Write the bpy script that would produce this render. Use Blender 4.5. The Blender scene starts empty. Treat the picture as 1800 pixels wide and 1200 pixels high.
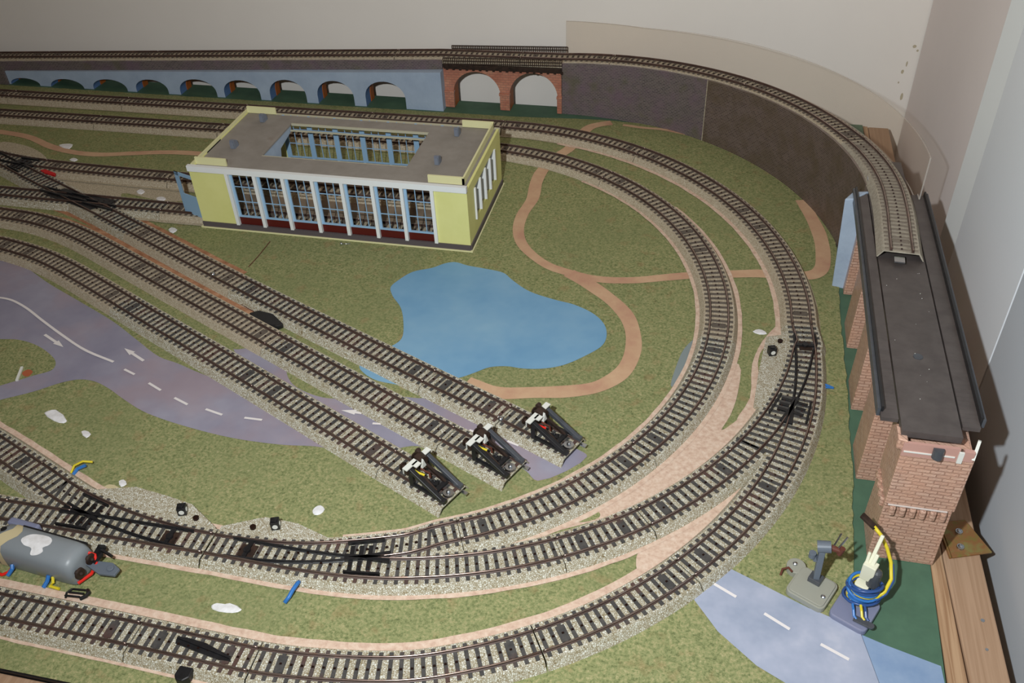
import bpy, bmesh, math, random, json
from mathutils import Vector, Matrix, noise
random.seed(7)
S = 0.001            # everything below is measured in millimetres on the layout, board top = 0
sc = bpy.context.scene
COL = sc.collection

# ------------------------------------------------------------------ camera
CAM = Vector((289.35, -680.81, 525.22))
yaw, pitch, roll, FPX = -0.2515, 0.6778, -0.0481, 1609.3
f0 = Vector((math.sin(yaw)*math.cos(pitch), math.cos(yaw)*math.cos(pitch), -math.sin(pitch)))
r0 = Vector((math.cos(yaw), -math.sin(yaw), 0)); u0 = r0.cross(f0)
rt = r0*math.cos(roll)+u0*math.sin(roll); up = -r0*math.sin(roll)+u0*math.cos(roll)
cd = bpy.data.cameras.new('camera'); cam = bpy.data.objects.new('camera', cd); COL.objects.link(cam)
cam.matrix_world = Matrix(((rt.x, up.x, -f0.x, CAM.x*S), (rt.y, up.y, -f0.y, CAM.y*S), (rt.z, up.z, -f0.z, CAM.z*S), (0, 0, 0, 1)))
cd.sensor_fit = 'HORIZONTAL'; cd.sensor_width = 36; cd.lens = FPX*36/1800; cd.clip_start = 0.01; cd.clip_end = 30
sc.camera = cam

# ------------------------------------------------------------------ light and exposure
sc.view_settings.view_transform = 'Standard'; sc.view_settings.look = 'None'
sc.view_settings.gamma = 1.0; sc.view_settings.use_curve_mapping = False
sc.view_settings.exposure = 0.0
world = bpy.data.worlds.new('room_glow'); sc.world = world; world.use_nodes = True
bg = world.node_tree.nodes['Background']; bg.inputs[0].default_value = (1.0, 0.54, 0.29, 1); bg.inputs[1].default_value = 0.085
def lamp(name, kind, loc, target, power, color, **kw):
    l = bpy.data.lights.new(name, kind); l.energy = power; l.color = color
    for k, v in kw.items(): setattr(l, k, v)
    o = bpy.data.objects.new(name, l); COL.objects.link(o)
    o.location = Vector(loc)*S
    o.rotation_euler = (Vector(target)-Vector(loc)).to_track_quat('-Z', 'Y').to_euler()
    return o
fl = CAM - rt*108 + up*62 + f0*12
lamp('camera_flash', 'SPOT', fl, (230, 250, 0), 24.8, (0.925, 0.975, 1.0), spot_size=math.radians(140), spot_blend=1.0, shadow_soft_size=0.010)
lamp('ceiling_lamp', 'AREA', (100, -300, 1550), (100, 0, 0), 1.6, (1.0, 0.64, 0.38), shape='DISK', size=0.5)

# ------------------------------------------------------------------ helpers: materials
def lin(c):
    return tuple(((v/255)/12.92 if v/255 <= 0.04045 else ((v/255+0.055)/1.055)**2.4) for v in c)
def mat(name, cols, scale=None, rough=0.7, spec=0.3, metal=0.0, bump=0.0, bscale=None, detail=4, kind='noise', coat=0.0):
    """cols: list of (position, sRGB colour) for a ramp over a noise of feature size `scale` mm, or one colour"""
    m = bpy.data.materials.new(name); m.use_nodes = True; nt = m.node_tree; n = nt.nodes; L = nt.links
    b = n['Principled BSDF']; b.inputs['Roughness'].default_value = rough; b.inputs['Metallic'].default_value = metal
    b.inputs['Specular IOR Level'].default_value = spec; b.inputs['Coat Weight'].default_value = coat
    tc = n.new('ShaderNodeTexCoord')
    def tex(k, sc_mm, det):
        if k == 'stones':
            t = n.new('ShaderNodeTexVoronoi'); t.inputs['Scale'].default_value = 1000.0/sc_mm; s = n.new('ShaderNodeSeparateColor'); L.new(t.outputs['Color'], s.inputs[0])
            t2 = n.new('ShaderNodeTexVoronoi'); t2.feature = 'DISTANCE_TO_EDGE'; t2.inputs['Scale'].default_value = 1000.0/sc_mm; L.new(tc.outputs['Object'], t2.inputs['Vector']); L.new(tc.outputs['Object'], t.inputs['Vector'])
            mr = n.new('ShaderNodeMapRange'); mr.inputs[2].default_value = 0.14; L.new(t2.outputs['Distance'], mr.inputs[0])
            m1 = n.new('ShaderNodeMath'); m1.operation = 'MULTIPLY_ADD'; m1.inputs[1].default_value = 0.5; m1.inputs[2].default_value = 0.5; L.new(s.outputs[0], m1.inputs[0])
            m2 = n.new('ShaderNodeMath'); m2.operation = 'MULTIPLY'; L.new(m1.outputs[0], m2.inputs[0]); L.new(mr.outputs[0], m2.inputs[1]); return m2.outputs[0]
        if k == 'voronoi':
            t = n.new('ShaderNodeTexVoronoi'); t.inputs['Scale'].default_value = 1000.0/sc_mm; out = t.outputs['Color']
            s = n.new('ShaderNodeSeparateColor'); L.new(out, s.inputs[0]); out = s.outputs[0]
        else:
            t = n.new('ShaderNodeTexNoise'); t.inputs['Scale'].default_value = 1000.0/sc_mm; t.inputs['Detail'].default_value = det
            t.inputs['Roughness'].default_value = 0.65; out = t.outputs['Fac']
        L.new(tc.outputs['Object'], t.inputs['Vector']); return out
    if len(cols) == 3 and not isinstance(cols[0], (tuple, list)):
        b.inputs['Base Color'].default_value = (*lin(cols), 1)
    else:
        out = tex(kind, scale, detail); r = n.new('ShaderNodeValToRGB'); L.new(out, r.inputs[0])
        e = r.color_ramp.elements
        while len(e) < len(cols): e.new(0.5)
        for el, (p, c) in zip(e, cols): el.position = p; el.color = (*lin(c), 1)
        L.new(r.outputs[0], b.inputs['Base Color'])
    if bump:
        t2 = tex('noise', bscale or scale or 2, 3); bp = n.new('ShaderNodeBump'); bp.inputs['Strength'].default_value = bump
        bp.inputs['Distance'].default_value = 0.0006; L.new(t2, bp.inputs['Height']); L.new(bp.outputs[0], b.inputs['Normal'])
    return m
def mix_large(m, col, scale, lo=0.45, hi=0.62, amt=0.6):
    """blend a second colour in large patches over the material's own colour"""
    nt = m.node_tree; n = nt.nodes; L = nt.links; b = n['Principled BSDF']; inp = b.inputs['Base Color']
    tc = n.new('ShaderNodeTexCoord'); t = n.new('ShaderNodeTexNoise'); t.inputs['Scale'].default_value = 1000/scale; t.inputs['Detail'].default_value = 3
    L.new(tc.outputs['Object'], t.inputs['Vector'])
    mr = n.new('ShaderNodeMapRange'); mr.inputs[1].default_value = lo; mr.inputs[2].default_value = hi; mr.inputs[4].default_value = amt
    L.new(t.outputs['Fac'], mr.inputs[0]); mx = n.new('ShaderNodeMix'); mx.data_type = 'RGBA'; L.new(mr.outputs[0], mx.inputs[0])
    if inp.is_linked: L.new(inp.links[0].from_socket, mx.inputs[6])
    else: mx.inputs[6].default_value = inp.default_value
    mx.inputs[7].default_value = (*lin(col), 1); L.new(mx.outputs[2], inp)
    return m
def brick(name, c1, c2, mortar, w, h, uv=False, rough=0.5, spec=0.4, bump=0.4, tint=None):
    m = bpy.data.materials.new(name); m.use_nodes = True; nt = m.node_tree; n = nt.nodes; L = nt.links
    b = n['Principled BSDF']; b.inputs['Roughness'].default_value = rough; b.inputs['Specular IOR Level'].default_value = spec
    tc = n.new('ShaderNodeTexCoord')
    if uv: v = tc.outputs['UV']
    else:
        sp = n.new('ShaderNodeSeparateXYZ'); L.new(tc.outputs['Object'], sp.inputs[0])
        ad = n.new('ShaderNodeMath'); L.new(sp.outputs[0], ad.inputs[0]); L.new(sp.outputs[1], ad.inputs[1])
        cb = n.new('ShaderNodeCombineXYZ'); L.new(ad.outputs[0], cb.inputs[0]); L.new(sp.outputs[2], cb.inputs[1]); v = cb.outputs[0]
    t = n.new('ShaderNodeTexBrick'); L.new(v, t.inputs['Vector']); t.inputs['Scale'].default_value = 1
    t.inputs['Brick Width'].default_value = w*S; t.inputs['Row Height'].default_value = h*S; t.inputs['Mortar Size'].default_value = h*S*0.12
    t.inputs['Mortar Smooth'].default_value = 0.3
    t.inputs['Color1'].default_value = (*lin(c1), 1); t.inputs['Color2'].default_value = (*lin(c2), 1); t.inputs['Mortar'].default_value = (*lin(mortar), 1)
    L.new(t.outputs['Color'], b.inputs['Base Color'])
    bp = n.new('ShaderNodeBump'); bp.invert = True; bp.inputs['Strength'].default_value = bump; bp.inputs['Distance'].default_value = 0.0006
    ns = n.new('ShaderNodeTexNoise'); ns.inputs['Scale'].default_value = 700; L.new(tc.outputs['Object'], ns.inputs['Vector'])
    m2 = n.new('ShaderNodeMath'); m2.operation = 'MULTIPLY_ADD'; m2.inputs[1].default_value = 0.9; L.new(ns.outputs['Fac'], m2.inputs[0]); L.new(t.outputs['Fac'], m2.inputs[2])
    L.new(m2.outputs[0], bp.inputs['Height']); L.new(bp.outputs[0], b.inputs['Normal'])
    if tint: mix_large(m, tint, 22, 0.4, 0.7, 0.55)
    return m
def wood(name, c1, c2, axis, rough=0.6):
    m = bpy.data.materials.new(name); m.use_nodes = True; nt = m.node_tree; n = nt.nodes; L = nt.links
    b = n['Principled BSDF']; b.inputs['Roughness'].default_value = rough; b.inputs['Specular IOR Level'].default_value = 0.25
    tc = n.new('ShaderNodeTexCoord'); mp = n.new('ShaderNodeMapping'); L.new(tc.outputs['Object'], mp.inputs[0])
    s = [420, 420, 420]; s[axis] = 9; mp.inputs['Scale'].default_value = s
    t = n.new('ShaderNodeTexNoise'); t.inputs['Scale'].default_value = 1; t.inputs['Detail'].default_value = 3; t.inputs['Distortion'].default_value = 0.6
    L.new(mp.outputs[0], t.inputs['Vector']); r = n.new('ShaderNodeValToRGB'); L.new(t.outputs['Fac'], r.inputs[0])
    r.color_ramp.elements[0].position = 0.38; r.color_ramp.elements[0].color = (*lin(c1), 1)
    r.color_ramp.elements[1].position = 0.6; r.color_ramp.elements[1].color = (*lin(c2), 1)
    L.new(r.outputs[0], b.inputs['Base Color']); return m

M = {}
M['grass'] = mat('printed_grass', [(0.28, (82, 90, 58)), (0.42, (120, 126, 84)), (0.52, (138, 142, 98)), (0.62, (156, 150, 108)), (0.75, (182, 178, 138))], 1.9, rough=0.9, spec=0.1, bump=0.5, detail=5)
mix_large(M['grass'], (122, 128, 88), 60, 0.45, 0.65, 0.35)
mix_large(M['grass'], (150, 120, 86), 12, 0.58, 0.75, 0.4)
M['green_paint'] = mat('dark_green_paint', [(0.3, (68, 96, 78)), (0.7, (82, 114, 92))], 30, rough=0.55, spec=0.3)
M['edge_dark'] = mat('board_edge_dark', [(0.3, (34, 30, 26)), (0.7, (60, 52, 42))], 5, rough=0.9)
M['peach'] = mat('peach_dirt', [(0.3, (186, 156, 138)), (0.5, (204, 178, 158)), (0.7, (216, 196, 178))], 4, rough=0.9, spec=0.1, detail=5)
M['peachdark'] = mat('brown_dirt', [(0.3, (140, 96, 70)), (0.55, (172, 126, 96)), (0.7, (190, 150, 118))], 9, rough=0.9, spec=0.1)
M['pathmat'] = mat('path_dirt', [(0.3, (184, 142, 118)), (0.5, (194, 158, 128)), (0.7, (202, 170, 138))], 30, rough=0.85, spec=0.15)
M['gravelflat'] = mat('printed_gravel', [(0.3, (140, 129, 108)), (0.5, (176, 165, 143)), (0.7, (204, 193, 168))], 1.2, rough=0.9, spec=0.1, detail=3)
M['ballast'] = mat('ballast_tin', [(0.0, (112, 98, 70)), (0.3, (150, 138, 110)), (0.55, (176, 170, 152)), (0.8, (194, 192, 178)), (1.0, (214, 214, 204))], 1.35, kind='stones', rough=0.55, spec=0.35, bump=0.35, bscale=1.2)
M['sleeper'] = mat('sleeper_tin', [(0.3, (56, 56, 56)), (0.7, (82, 79, 76))], 5, rough=0.5, spec=0.4)
mix_large(M['sleeper'], (92, 58, 48), 22, 0.56, 0.68, 0.55)
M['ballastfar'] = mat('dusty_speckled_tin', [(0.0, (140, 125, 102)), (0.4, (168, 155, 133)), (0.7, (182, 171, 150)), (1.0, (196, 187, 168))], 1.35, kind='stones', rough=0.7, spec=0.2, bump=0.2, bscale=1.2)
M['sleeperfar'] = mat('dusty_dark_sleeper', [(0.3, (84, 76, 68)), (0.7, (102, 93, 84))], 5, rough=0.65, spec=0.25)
M['ballastold'] = mat('dusty_ballast_tin', [(0.3, (140, 132, 118)), (0.6, (168, 160, 144))], 3, rough=0.7, spec=0.2)
M['sleeperold'] = mat('dusty_sleeper_tin', [(0.3, (110, 100, 90)), (0.7, (132, 123, 110))], 5, rough=0.7, spec=0.2)
M['stud'] = mat('contact_stud', (44, 26, 20), rough=0.45, metal=0.4)
M['rail'] = mat('rusty_rail', [(0.3, (66, 48, 42)), (0.6, (84, 64, 56)), (0.75, (112, 80, 66))], 14, rough=0.5, metal=0.1, spec=0.4)
M['railhead'] = mat('worn_rail_head', [(0.3, (120, 100, 92)), (0.6, (168, 150, 142)), (0.75, (160, 122, 102))], 20, rough=0.27, metal=0.9, spec=0.5)
M['black'] = mat('black_plastic', [(0.3, (18, 18, 20)), (0.7, (32, 32, 34))], 8, rough=0.4, spec=0.5)
M['blackbrown'] = mat('black_brown_plastic', [(0.3, (34, 26, 22)), (0.7, (62, 46, 38))], 6, rough=0.5)
M['lead'] = mat('grey_lead_plastic', [(0.3, (60, 63, 68)), (0.7, (76, 79, 84))], 12, rough=0.35, spec=0.5)
M['white'] = mat('white_plastic', (216, 216, 208), rough=0.45)
M['silver'] = mat('silver_metal', (200, 205, 210), rough=0.22, metal=1.0)
M['road'] = mat('road_print', [(0.3, (132, 129, 146)), (0.55, (146, 143, 158)), (0.75, (158, 156, 170))], 70, rough=0.65, spec=0.25)
mix_large(M['road'], (156, 134, 138), 60, 0.45, 0.62, 0.5)
M['roadr'] = mat('road_print_blue', [(0.3, (142, 152, 172)), (0.55, (164, 170, 188)), (0.75, (188, 190, 202))], 45, rough=0.6, spec=0.25)
M['roadp'] = mat('pale_blue_paint', [(0.3, (122, 146, 178)), (0.7, (144, 164, 190))], 30, rough=0.5)
M['mark'] = mat('road_mark_white', (222, 216, 214), rough=0.7)
M['water'] = mat('painted_pond', [(0.3, (102, 150, 186)), (0.5, (116, 160, 192)), (0.7, (130, 170, 196))], 90, rough=0.5, spec=0.35)
M['plaster'] = mat('dried_plaster', [(0.3, (206, 204, 202)), (0.7, (236, 236, 238))], 8, rough=0.8, bump=0.4)
M['tan'] = mat('tan_cardboard', (196, 182, 144), rough=0.9)
M['redpaint'] = mat('red_paint_chip', (196, 24, 28), rough=0.5)
M['orangespot'] = mat('orange_paint', (168, 92, 60), rough=0.9)
M['bluegray'] = mat('blue_grey_paint', (128, 138, 138), rough=0.9)
M['bluewire'] = mat('blue_wire', (52, 112, 180), rough=0.35)
M['dkbluewire'] = mat('dark_blue_wire', (48, 78, 132), rough=0.3)
M['yellowwire'] = mat('yellow_wire', (216, 196, 50), rough=0.35)
M['redwire'] = mat('red_wire', (216, 40, 30), rough=0.35)
M['brownwire'] = mat('brown_wire', (96, 54, 42), rough=0.5)
M['wall'] = mat('wall_paint', [(0.3, (234, 228, 220)), (0.7, (240, 234, 226))], 260, rough=0.85, spec=0.15, bump=0.08, bscale=8)
M['walld'] = mat('side_wall_paint', [(0.3, (238, 228, 224)), (0.7, (244, 234, 230))], 260, rough=0.85, spec=0.15, bump=0.08, bscale=8)
M['gluegrey'] = mat('dried_glue', (196, 184, 176), rough=0.35)
M['doordim'] = mat('door_paint_dimmed', (196, 202, 208), rough=0.45, spec=0.3)
M['gap'] = mat('door_gap_shade', (120, 114, 108), rough=0.9)
M['door'] = mat('door_paint', (234, 238, 242), rough=0.45, spec=0.3)
M['floor'] = mat('floor_boards', [(0.3, (96, 62, 40)), (0.7, (128, 86, 56))], 60, rough=0.6)
M['stain'] = mat('wall_scuff', (188, 176, 152), rough=0.9)
M['darkbrick'] = brick('dark_brick_card', (84, 75, 75), (106, 94, 92), (134, 126, 120), 4.6, 2.1, uv=True, tint=(116, 92, 108))
M['darkbrick_shade'] = brick('shaded_brick_card', (84, 70, 64), (106, 90, 82), (130, 116, 108), 4.6, 2.1, uv=True, tint=(88, 74, 52))  # dark brick card again, its angle to the flash put into a browner colour
mix_large(M['darkbrick'], (92, 92, 60), 26, 0.55, 0.7, 0.45)
M['redbrick'] = brick('red_brick_plastic', (184, 124, 102), (200, 140, 114), (166, 122, 104), 7.0, 3.4, tint=(156, 84, 66), rough=0.42, bump=0.6)
mix_large(M['redbrick'], (196, 160, 128), 18, 0.6, 0.75, 0.5)
M['stonebrick'] = brick('pink_brick_plastic', (188, 148, 128), (202, 166, 146), (162, 124, 106), 8.4, 3.0, tint=(206, 158, 132), rough=0.26, spec=0.7, bump=1.0)
M['orangeint'] = mat('orange_arch_lining', (168, 92, 40), rough=0.6)
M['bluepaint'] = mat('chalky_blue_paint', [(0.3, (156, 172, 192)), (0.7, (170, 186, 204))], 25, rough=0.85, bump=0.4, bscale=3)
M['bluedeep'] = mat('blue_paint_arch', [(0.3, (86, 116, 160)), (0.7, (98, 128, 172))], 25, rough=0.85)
M['deck'] = mat('dark_deck_plastic', [(0.3, (70, 63, 61)), (0.7, (86, 79, 76))], 14, rough=0.42, spec=0.5)
M['pinkpl'] = mat('pink_card', (186, 144, 132), rough=0.4)
M['yellowwall'] = mat('yellow_brick_wall', [(0.3, (216, 214, 138)), (0.7, (224, 222, 150))], 40, rough=0.55, spec=0.3)
M['yellowdeep'] = mat('pale_yellow_plastic', (222, 218, 168), rough=0.5)
M['roof'] = mat('grey_roof_felt', [(0.3, (136, 130, 122)), (0.7, (150, 144, 136))], 24, rough=0.85)
mix_large(M['roof'], (120, 104, 96), 26, 0.66, 0.78, 0.5)
M['cream'] = mat('cream_trim', (186, 182, 158), rough=0.6)
M['trimwhite'] = mat('white_trim', (226, 228, 226), rough=0.5)
M['bluetrim'] = mat('blue_window_bars', (146, 180, 208), rough=0.45)
M['maroon'] = mat('maroon_panel', (84, 26, 22), rough=0.4)
M['plinth'] = mat('grey_plinth', (88, 80, 82), rough=0.6)
M['ventgrey'] = mat('blue_grey_vent', (116, 122, 134), rough=0.5)
M['intfloor'] = mat('shed_floor_card', [(0.3, (120, 104, 88)), (0.7, (146, 128, 108))], 30, rough=0.8)
M['greyplastic'] = mat('grey_machine_plastic', (150, 150, 138), rough=0.35, spec=0.5)
M['greyblue'] = mat('blue_grey_plastic', (122, 126, 150), rough=0.35, spec=0.5)
M['slate'] = mat('slate_grey_plastic', (98, 106, 116), rough=0.4, spec=0.45)
M['ivory'] = mat('ivory_plastic', (222, 220, 196), rough=0.4)
M['body'] = mat('grey_wagon_body', (132, 138, 142), rough=0.4, spec=0.45)
mix_large(M['body'], (150, 142, 96), 45, 0.60, 0.66, 0.8)
M['pine'] = wood('pine_wood', (158, 128, 102), (172, 142, 116), 1)
M['pinedark'] = wood('pine_wood_grainy', (150, 116, 86), (180, 148, 116), 1)
M['zinc'] = mat('gold_zinc', [(0.35, (128, 120, 62)), (0.5, (150, 104, 66)), (0.65, (140, 134, 80))], 14, rough=0.3, metal=0.35)
def glassy(name, col, fac, rough=0.05, trans=None):
    m = bpy.data.materials.new(name); m.use_nodes = True; nt = m.node_tree; n = nt.nodes; n.remove(n['Principled BSDF'])
    a = n.new('ShaderNodeBsdfTransparent'); a.inputs[0].default_value = (*(trans or (1, 1, 1)), 1)
    g = n.new('ShaderNodeBsdfPrincipled'); g.inputs['Base Color'].default_value = (*lin(col), 1); g.inputs['Roughness'].default_value = rough
    mx = n.new('ShaderNodeMixShader'); mx.inputs[0].default_value = fac
    nt.links.new(a.outputs[0], mx.inputs[1]); nt.links.new(g.outputs[0], mx.inputs[2]); nt.links.new(mx.outputs[0], n['Material Output'].inputs[0])
    return m
M['acrylic'] = glassy('clear_acrylic_sheet', (190, 176, 160), 0.05, trans=(0.988, 0.972, 0.95))
M['acrylicedge'] = glassy('acrylic_edge', (196, 190, 182), 0.55, trans=(0.8, 0.74, 0.68))

# ------------------------------------------------------------------ helpers: meshes (mm)
class MB:
    def __init__(s): s.v = []; s.f = []; s.m = []; s.uv = {}
    def add(s, vs, fs, mi=0):
        k = len(s.v); s.v += [tuple(v) for v in vs]
        for f in fs: s.f.append(tuple(i+k for i in f)); s.m.append(mi)
    def box(s, c, d, rz=0, mi=0, tilt=None):
        hx, hy, hz = d[0]/2, d[1]/2, d[2]/2
        P = [Vector((sx*hx, sy*hy, sz*hz)) for sz in (-1, 1) for sx, sy in ((-1, -1), (1, -1), (1, 1), (-1, 1))]
        R = Matrix.Rotation(rz, 3, 'Z')
        if tilt: R = R @ Matrix.Rotation(tilt, 3, 'Y')
        s.add([R @ p + Vector(c) for p in P], [(3, 2, 1, 0), (4, 5, 6, 7), (0, 1, 5, 4), (1, 2, 6, 5), (2, 3, 7, 6), (3, 0, 4, 7)], mi)
    def bar(s, a, b, w, h, mi=0):
        a = Vector(a); b = Vector(b); t = (b-a).normalized(); q = Vector((0, 0, 1)) if abs(t.z) < 0.95 else Vector((1, 0, 0))
        x = t.cross(q).normalized()*w/2; y = x.cross(t).normalized()*h/2
        s.add([a-x-y, a+x-y, a+x+y, a-x+y, b-x-y, b+x-y, b+x+y, b-x+y], [(3, 2, 1, 0), (4, 5, 6, 7), (0, 1, 5, 4), (1, 2, 6, 5), (2, 3, 7, 6), (3, 0, 4, 7)], mi)
    def prism(s, poly, z0, z1, mi=0, top=True, bottom=True):
        n = len(poly); area = sum(poly[i][0]*poly[(i+1) % n][1]-poly[(i+1) % n][0]*poly[i][1] for i in range(n))
        if area < 0: poly = poly[::-1]
        zz = lambda z, p: z(p) if callable(z) else z
        vs = [(p[0], p[1], zz(z0, p)) for p in poly]+[(p[0], p[1], zz(z1, p)) for p in poly]
        fs = [(i, (i+1) % n, n+(i+1) % n, n+i) for i in range(n)]
        if top: fs.append(tuple(range(n, 2*n)))
        if bottom: fs.append(tuple(range(n-1, -1, -1)))
        s.add(vs, fs, mi)
    def sheet(s, poly, z, mi=0):
        n = len(poly); area = sum(poly[i][0]*poly[(i+1) % n][1]-poly[(i+1) % n][0]*poly[i][1] for i in range(n))
        if area < 0: poly = poly[::-1]
        s.add([(p[0], p[1], z) for p in poly], [tuple(range(n))], mi)
    def cyl(s, a, b, r1, r2=None, n=16, mi=0, caps=True):
        r2 = r1 if r2 is None else r2; a = Vector(a); b = Vector(b); t = (b-a).normalized()
        q = Vector((0, 0, 1)) if abs(t.z) < 0.9 else Vector((1, 0, 0)); x = t.cross(q).normalized(); y = t.cross(x)
        vs = [a+(x*math.cos(2*math.pi*i/n)+y*math.sin(2*math.pi*i/n))*r1 for i in range(n)]+[b+(x*math.cos(2*math.pi*i/n)+y*math.sin(2*math.pi*i/n))*r2 for i in range(n)]
        fs = [(i, n+i, n+(i+1) % n, (i+1) % n) for i in range(n)]
        if caps: fs += [tuple(range(n)), tuple(range(2*n-1, n-1, -1))]
        s.add(vs, fs, mi)
    def tube(s, pts, r, n=8, mi=0):
        P = [Vector(p) for p in pts]; k = len(P); vs = []; prev = None
        for i in range(k):
            t = (P[min(i+1, k-1)]-P[max(i-1, 0)]).normalized()
            x = (prev - t*prev.dot(t)) if prev is not None else t.cross(Vector((0, 0, 1)) if abs(t.z) < 0.9 else Vector((1, 0, 0)))
            x.normalize(); prev = x; y = t.cross(x)
            vs += [P[i]+(x*math.cos(2*math.pi*j/n)+y*math.sin(2*math.pi*j/n))*r for j in range(n)]
        fs = [(i*n+j, i*n+(j+1) % n, (i+1)*n+(j+1) % n, (i+1)*n+j) for i in range(k-1) for j in range(n)]
        fs += [tuple(range(n-1, -1, -1)), tuple((k-1)*n+j for j in range(n))]
        s.add(vs, fs, mi)
    def ball(s, c, r, n=12, mi=0, sz=1.0):
        vs = [(c[0], c[1], c[2]+r*sz)]; m = n//2
        for i in range(1, m):
            a = math.pi*i/m
            vs += [(c[0]+r*math.sin(a)*math.cos(2*math.pi*j/n), c[1]+r*math.sin(a)*math.sin(2*math.pi*j/n), c[2]+r*sz*math.cos(a)) for j in range(n)]
        vs.append((c[0], c[1], c[2]-r*sz)); e = len(vs)-1
        fs = [(0, 1+j, 1+(j+1) % n) for j in range(n)]
        for i in range(m-2):
            fs += [(1+i*n+j, 1+(i+1)*n+j, 1+(i+1)*n+(j+1) % n, 1+i*n+(j+1) % n) for j in range(n)]
        fs += [(e, 1+(m-2)*n+(j+1) % n, 1+(m-2)*n+j) for j in range(n)]
        s.add(vs, fs, mi)
    def sweep(s, P, prof, mi=0, caps=True):
        """closed profile [(offset, z)] swept along the frames P = [(x, y, z, tx, ty)]; offset is to the left of travel"""
        n = len(prof); vs = []
        for (x, y, z, tx, ty) in P: vs += [(x-ty*o, y+tx*o, z+h) for o, h in prof]
        fs = [(i*n+j, i*n+(j+1) % n, (i+1)*n+(j+1) % n, (i+1)*n+j) for i in range(len(P)-1) for j in range(n)]
        if caps: fs += [tuple(range(n-1, -1, -1)), tuple((len(P)-1)*n+j for j in range(n))]
        s.add(vs, fs, mi)
    def build(s, name, mats, parent=None, bevel=0, smooth=False, props=None):
        o0 = Vector(parent.get('_o', (0, 0, 0))) if parent else Vector((0, 0, 0))
        me = bpy.data.meshes.new(name)
        own = None
        if parent is None:
            xs = [v[0] for v in s.v]; ys = [v[1] for v in s.v]; zs = [v[2] for v in s.v]
            own = Vector(((min(xs)+max(xs))/2, (min(ys)+max(ys))/2, min(zs))); o0 = own
        me.from_pydata([((v[0]-o0.x)*S, (v[1]-o0.y)*S, (v[2]-o0.z)*S) for v in s.v], [], s.f)
        ml = mats if isinstance(mats, (list, tuple)) else [mats]
        for m in ml: me.materials.append(M[m])
        me.polygons.foreach_set('material_index', s.m)
        if s.uv:
            uvl = me.uv_layers.new(name='UVMap')
            for p in me.polygons:
                if p.index in s.uv:
                    for li, c in zip(p.loop_indices, s.uv[p.index]): uvl.data[li].uv = c
        if smooth: me.polygons.foreach_set('use_smooth', [True]*len(me.polygons))
        me.update(); o = bpy.data.objects.new(name, me); COL.objects.link(o)
        if parent: o.parent = parent; o['_o'] = list(o0); o.location = (0, 0, 0)
        else: o.location = own*S; o['_o'] = list(own)
        if bevel:
            b = o.modifiers.new('edge', 'BEVEL'); b.width = bevel*S; b.segments = 2; b.limit_method = 'ANGLE'; b.angle_limit = math.radians(40)
        if props:
            for k, v in props.items(): o[k] = v
        return o
def thing(name, label, cat, loc, group=None):
    o = bpy.data.objects.new(name, None); COL.objects.link(o); o.location = Vector(loc)*S; o['_o'] = list(loc); o.empty_display_size = 0.02
    o['label'] = label; o['category'] = cat
    if group: o['group'] = group
    return o
def tag(o, label, cat, group=None):
    o['label'] = label; o['category'] = cat
    if group: o['group'] = group
    return o
def structure(o): o['kind'] = 'structure'; return o

def catmull(P, closed=False, k=8):
    P = [Vector((*p, 0)) if len(p) == 2 else Vector(p) for p in P]; n = len(P); out = []
    rng = range(n) if closed else range(n-1)
    for i in rng:
        p0 = P[(i-1) % n] if closed or i > 0 else P[0]*2-P[1]
        p1 = P[i]; p2 = P[(i+1) % n]; p3 = P[(i+2) % n] if closed or i+2 < n else P[-1]*2-P[-2]
        a = max((p1-p0).length, 1e-6)**0.5; b = max((p2-p1).length, 1e-6)**0.5; c = max((p3-p2).length, 1e-6)**0.5
        m1 = (p2-p1) + ((p1-p0)/a - (p2-p0)/(a+b))*b; m2 = (p2-p1) + ((p3-p2)/c - (p3-p1)/(b+c))*b
        for j in range(k):
            t = j/k; out.append(p1*(2*t**3-3*t*t+1)+m1*(t**3-2*t*t+t)+p2*(3*t*t-2*t**3)+m2*(t**3-t*t))
    if not closed: out.append(P[-1])
    return out
def resample(P, step):
    L = [0]
    for a, b in zip(P, P[1:]): L.append(L[-1]+(b-a).length)
    n = max(2, int(round(L[-1]/step))+1); out = []; k = 0
    for i in range(n):
        s = L[-1]*i/(n-1)
        while k < len(L)-2 and L[k+1] < s: k += 1
        t = (s-L[k])/max(L[k+1]-L[k], 1e-9); out.append(P[k].lerp(P[k+1], t))
    return out
def frames(P):
    out = []; n = len(P)
    for i, p in enumerate(P):
        d = P[min(i+1, n-1)]-P[max(i-1, 0)]; l = math.hypot(d.x, d.y) or 1; out.append((p.x, p.y, p.z, d.x/l, d.y/l))
    return out
def arc(cx, cy, R, a0, a1, step=6):
    n = max(2, int(abs(a1-a0)/step)+1)
    return [(cx+R*math.cos(math.radians(a0+(a1-a0)*i/(n-1))), cy+R*math.sin(math.radians(a0+(a1-a0)*i/(n-1)))) for i in range(n)]
def path(pts): return resample(catmull(pts, False, 12), 2.0)
def cut(P, pts):
    """split the dense path P at the points nearest to pts"""
    idx = [0]
    for q in pts:
        i = min(range(len(P)), key=lambda k: (P[k].x-q[0])**2+(P[k].y-q[1])**2); idx.append(i)
    idx.append(len(P)-1); idx = sorted(set(idx))
    return [P[a:b+1] for a, b in zip(idx, idx[1:]) if b-a > 4]

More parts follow.
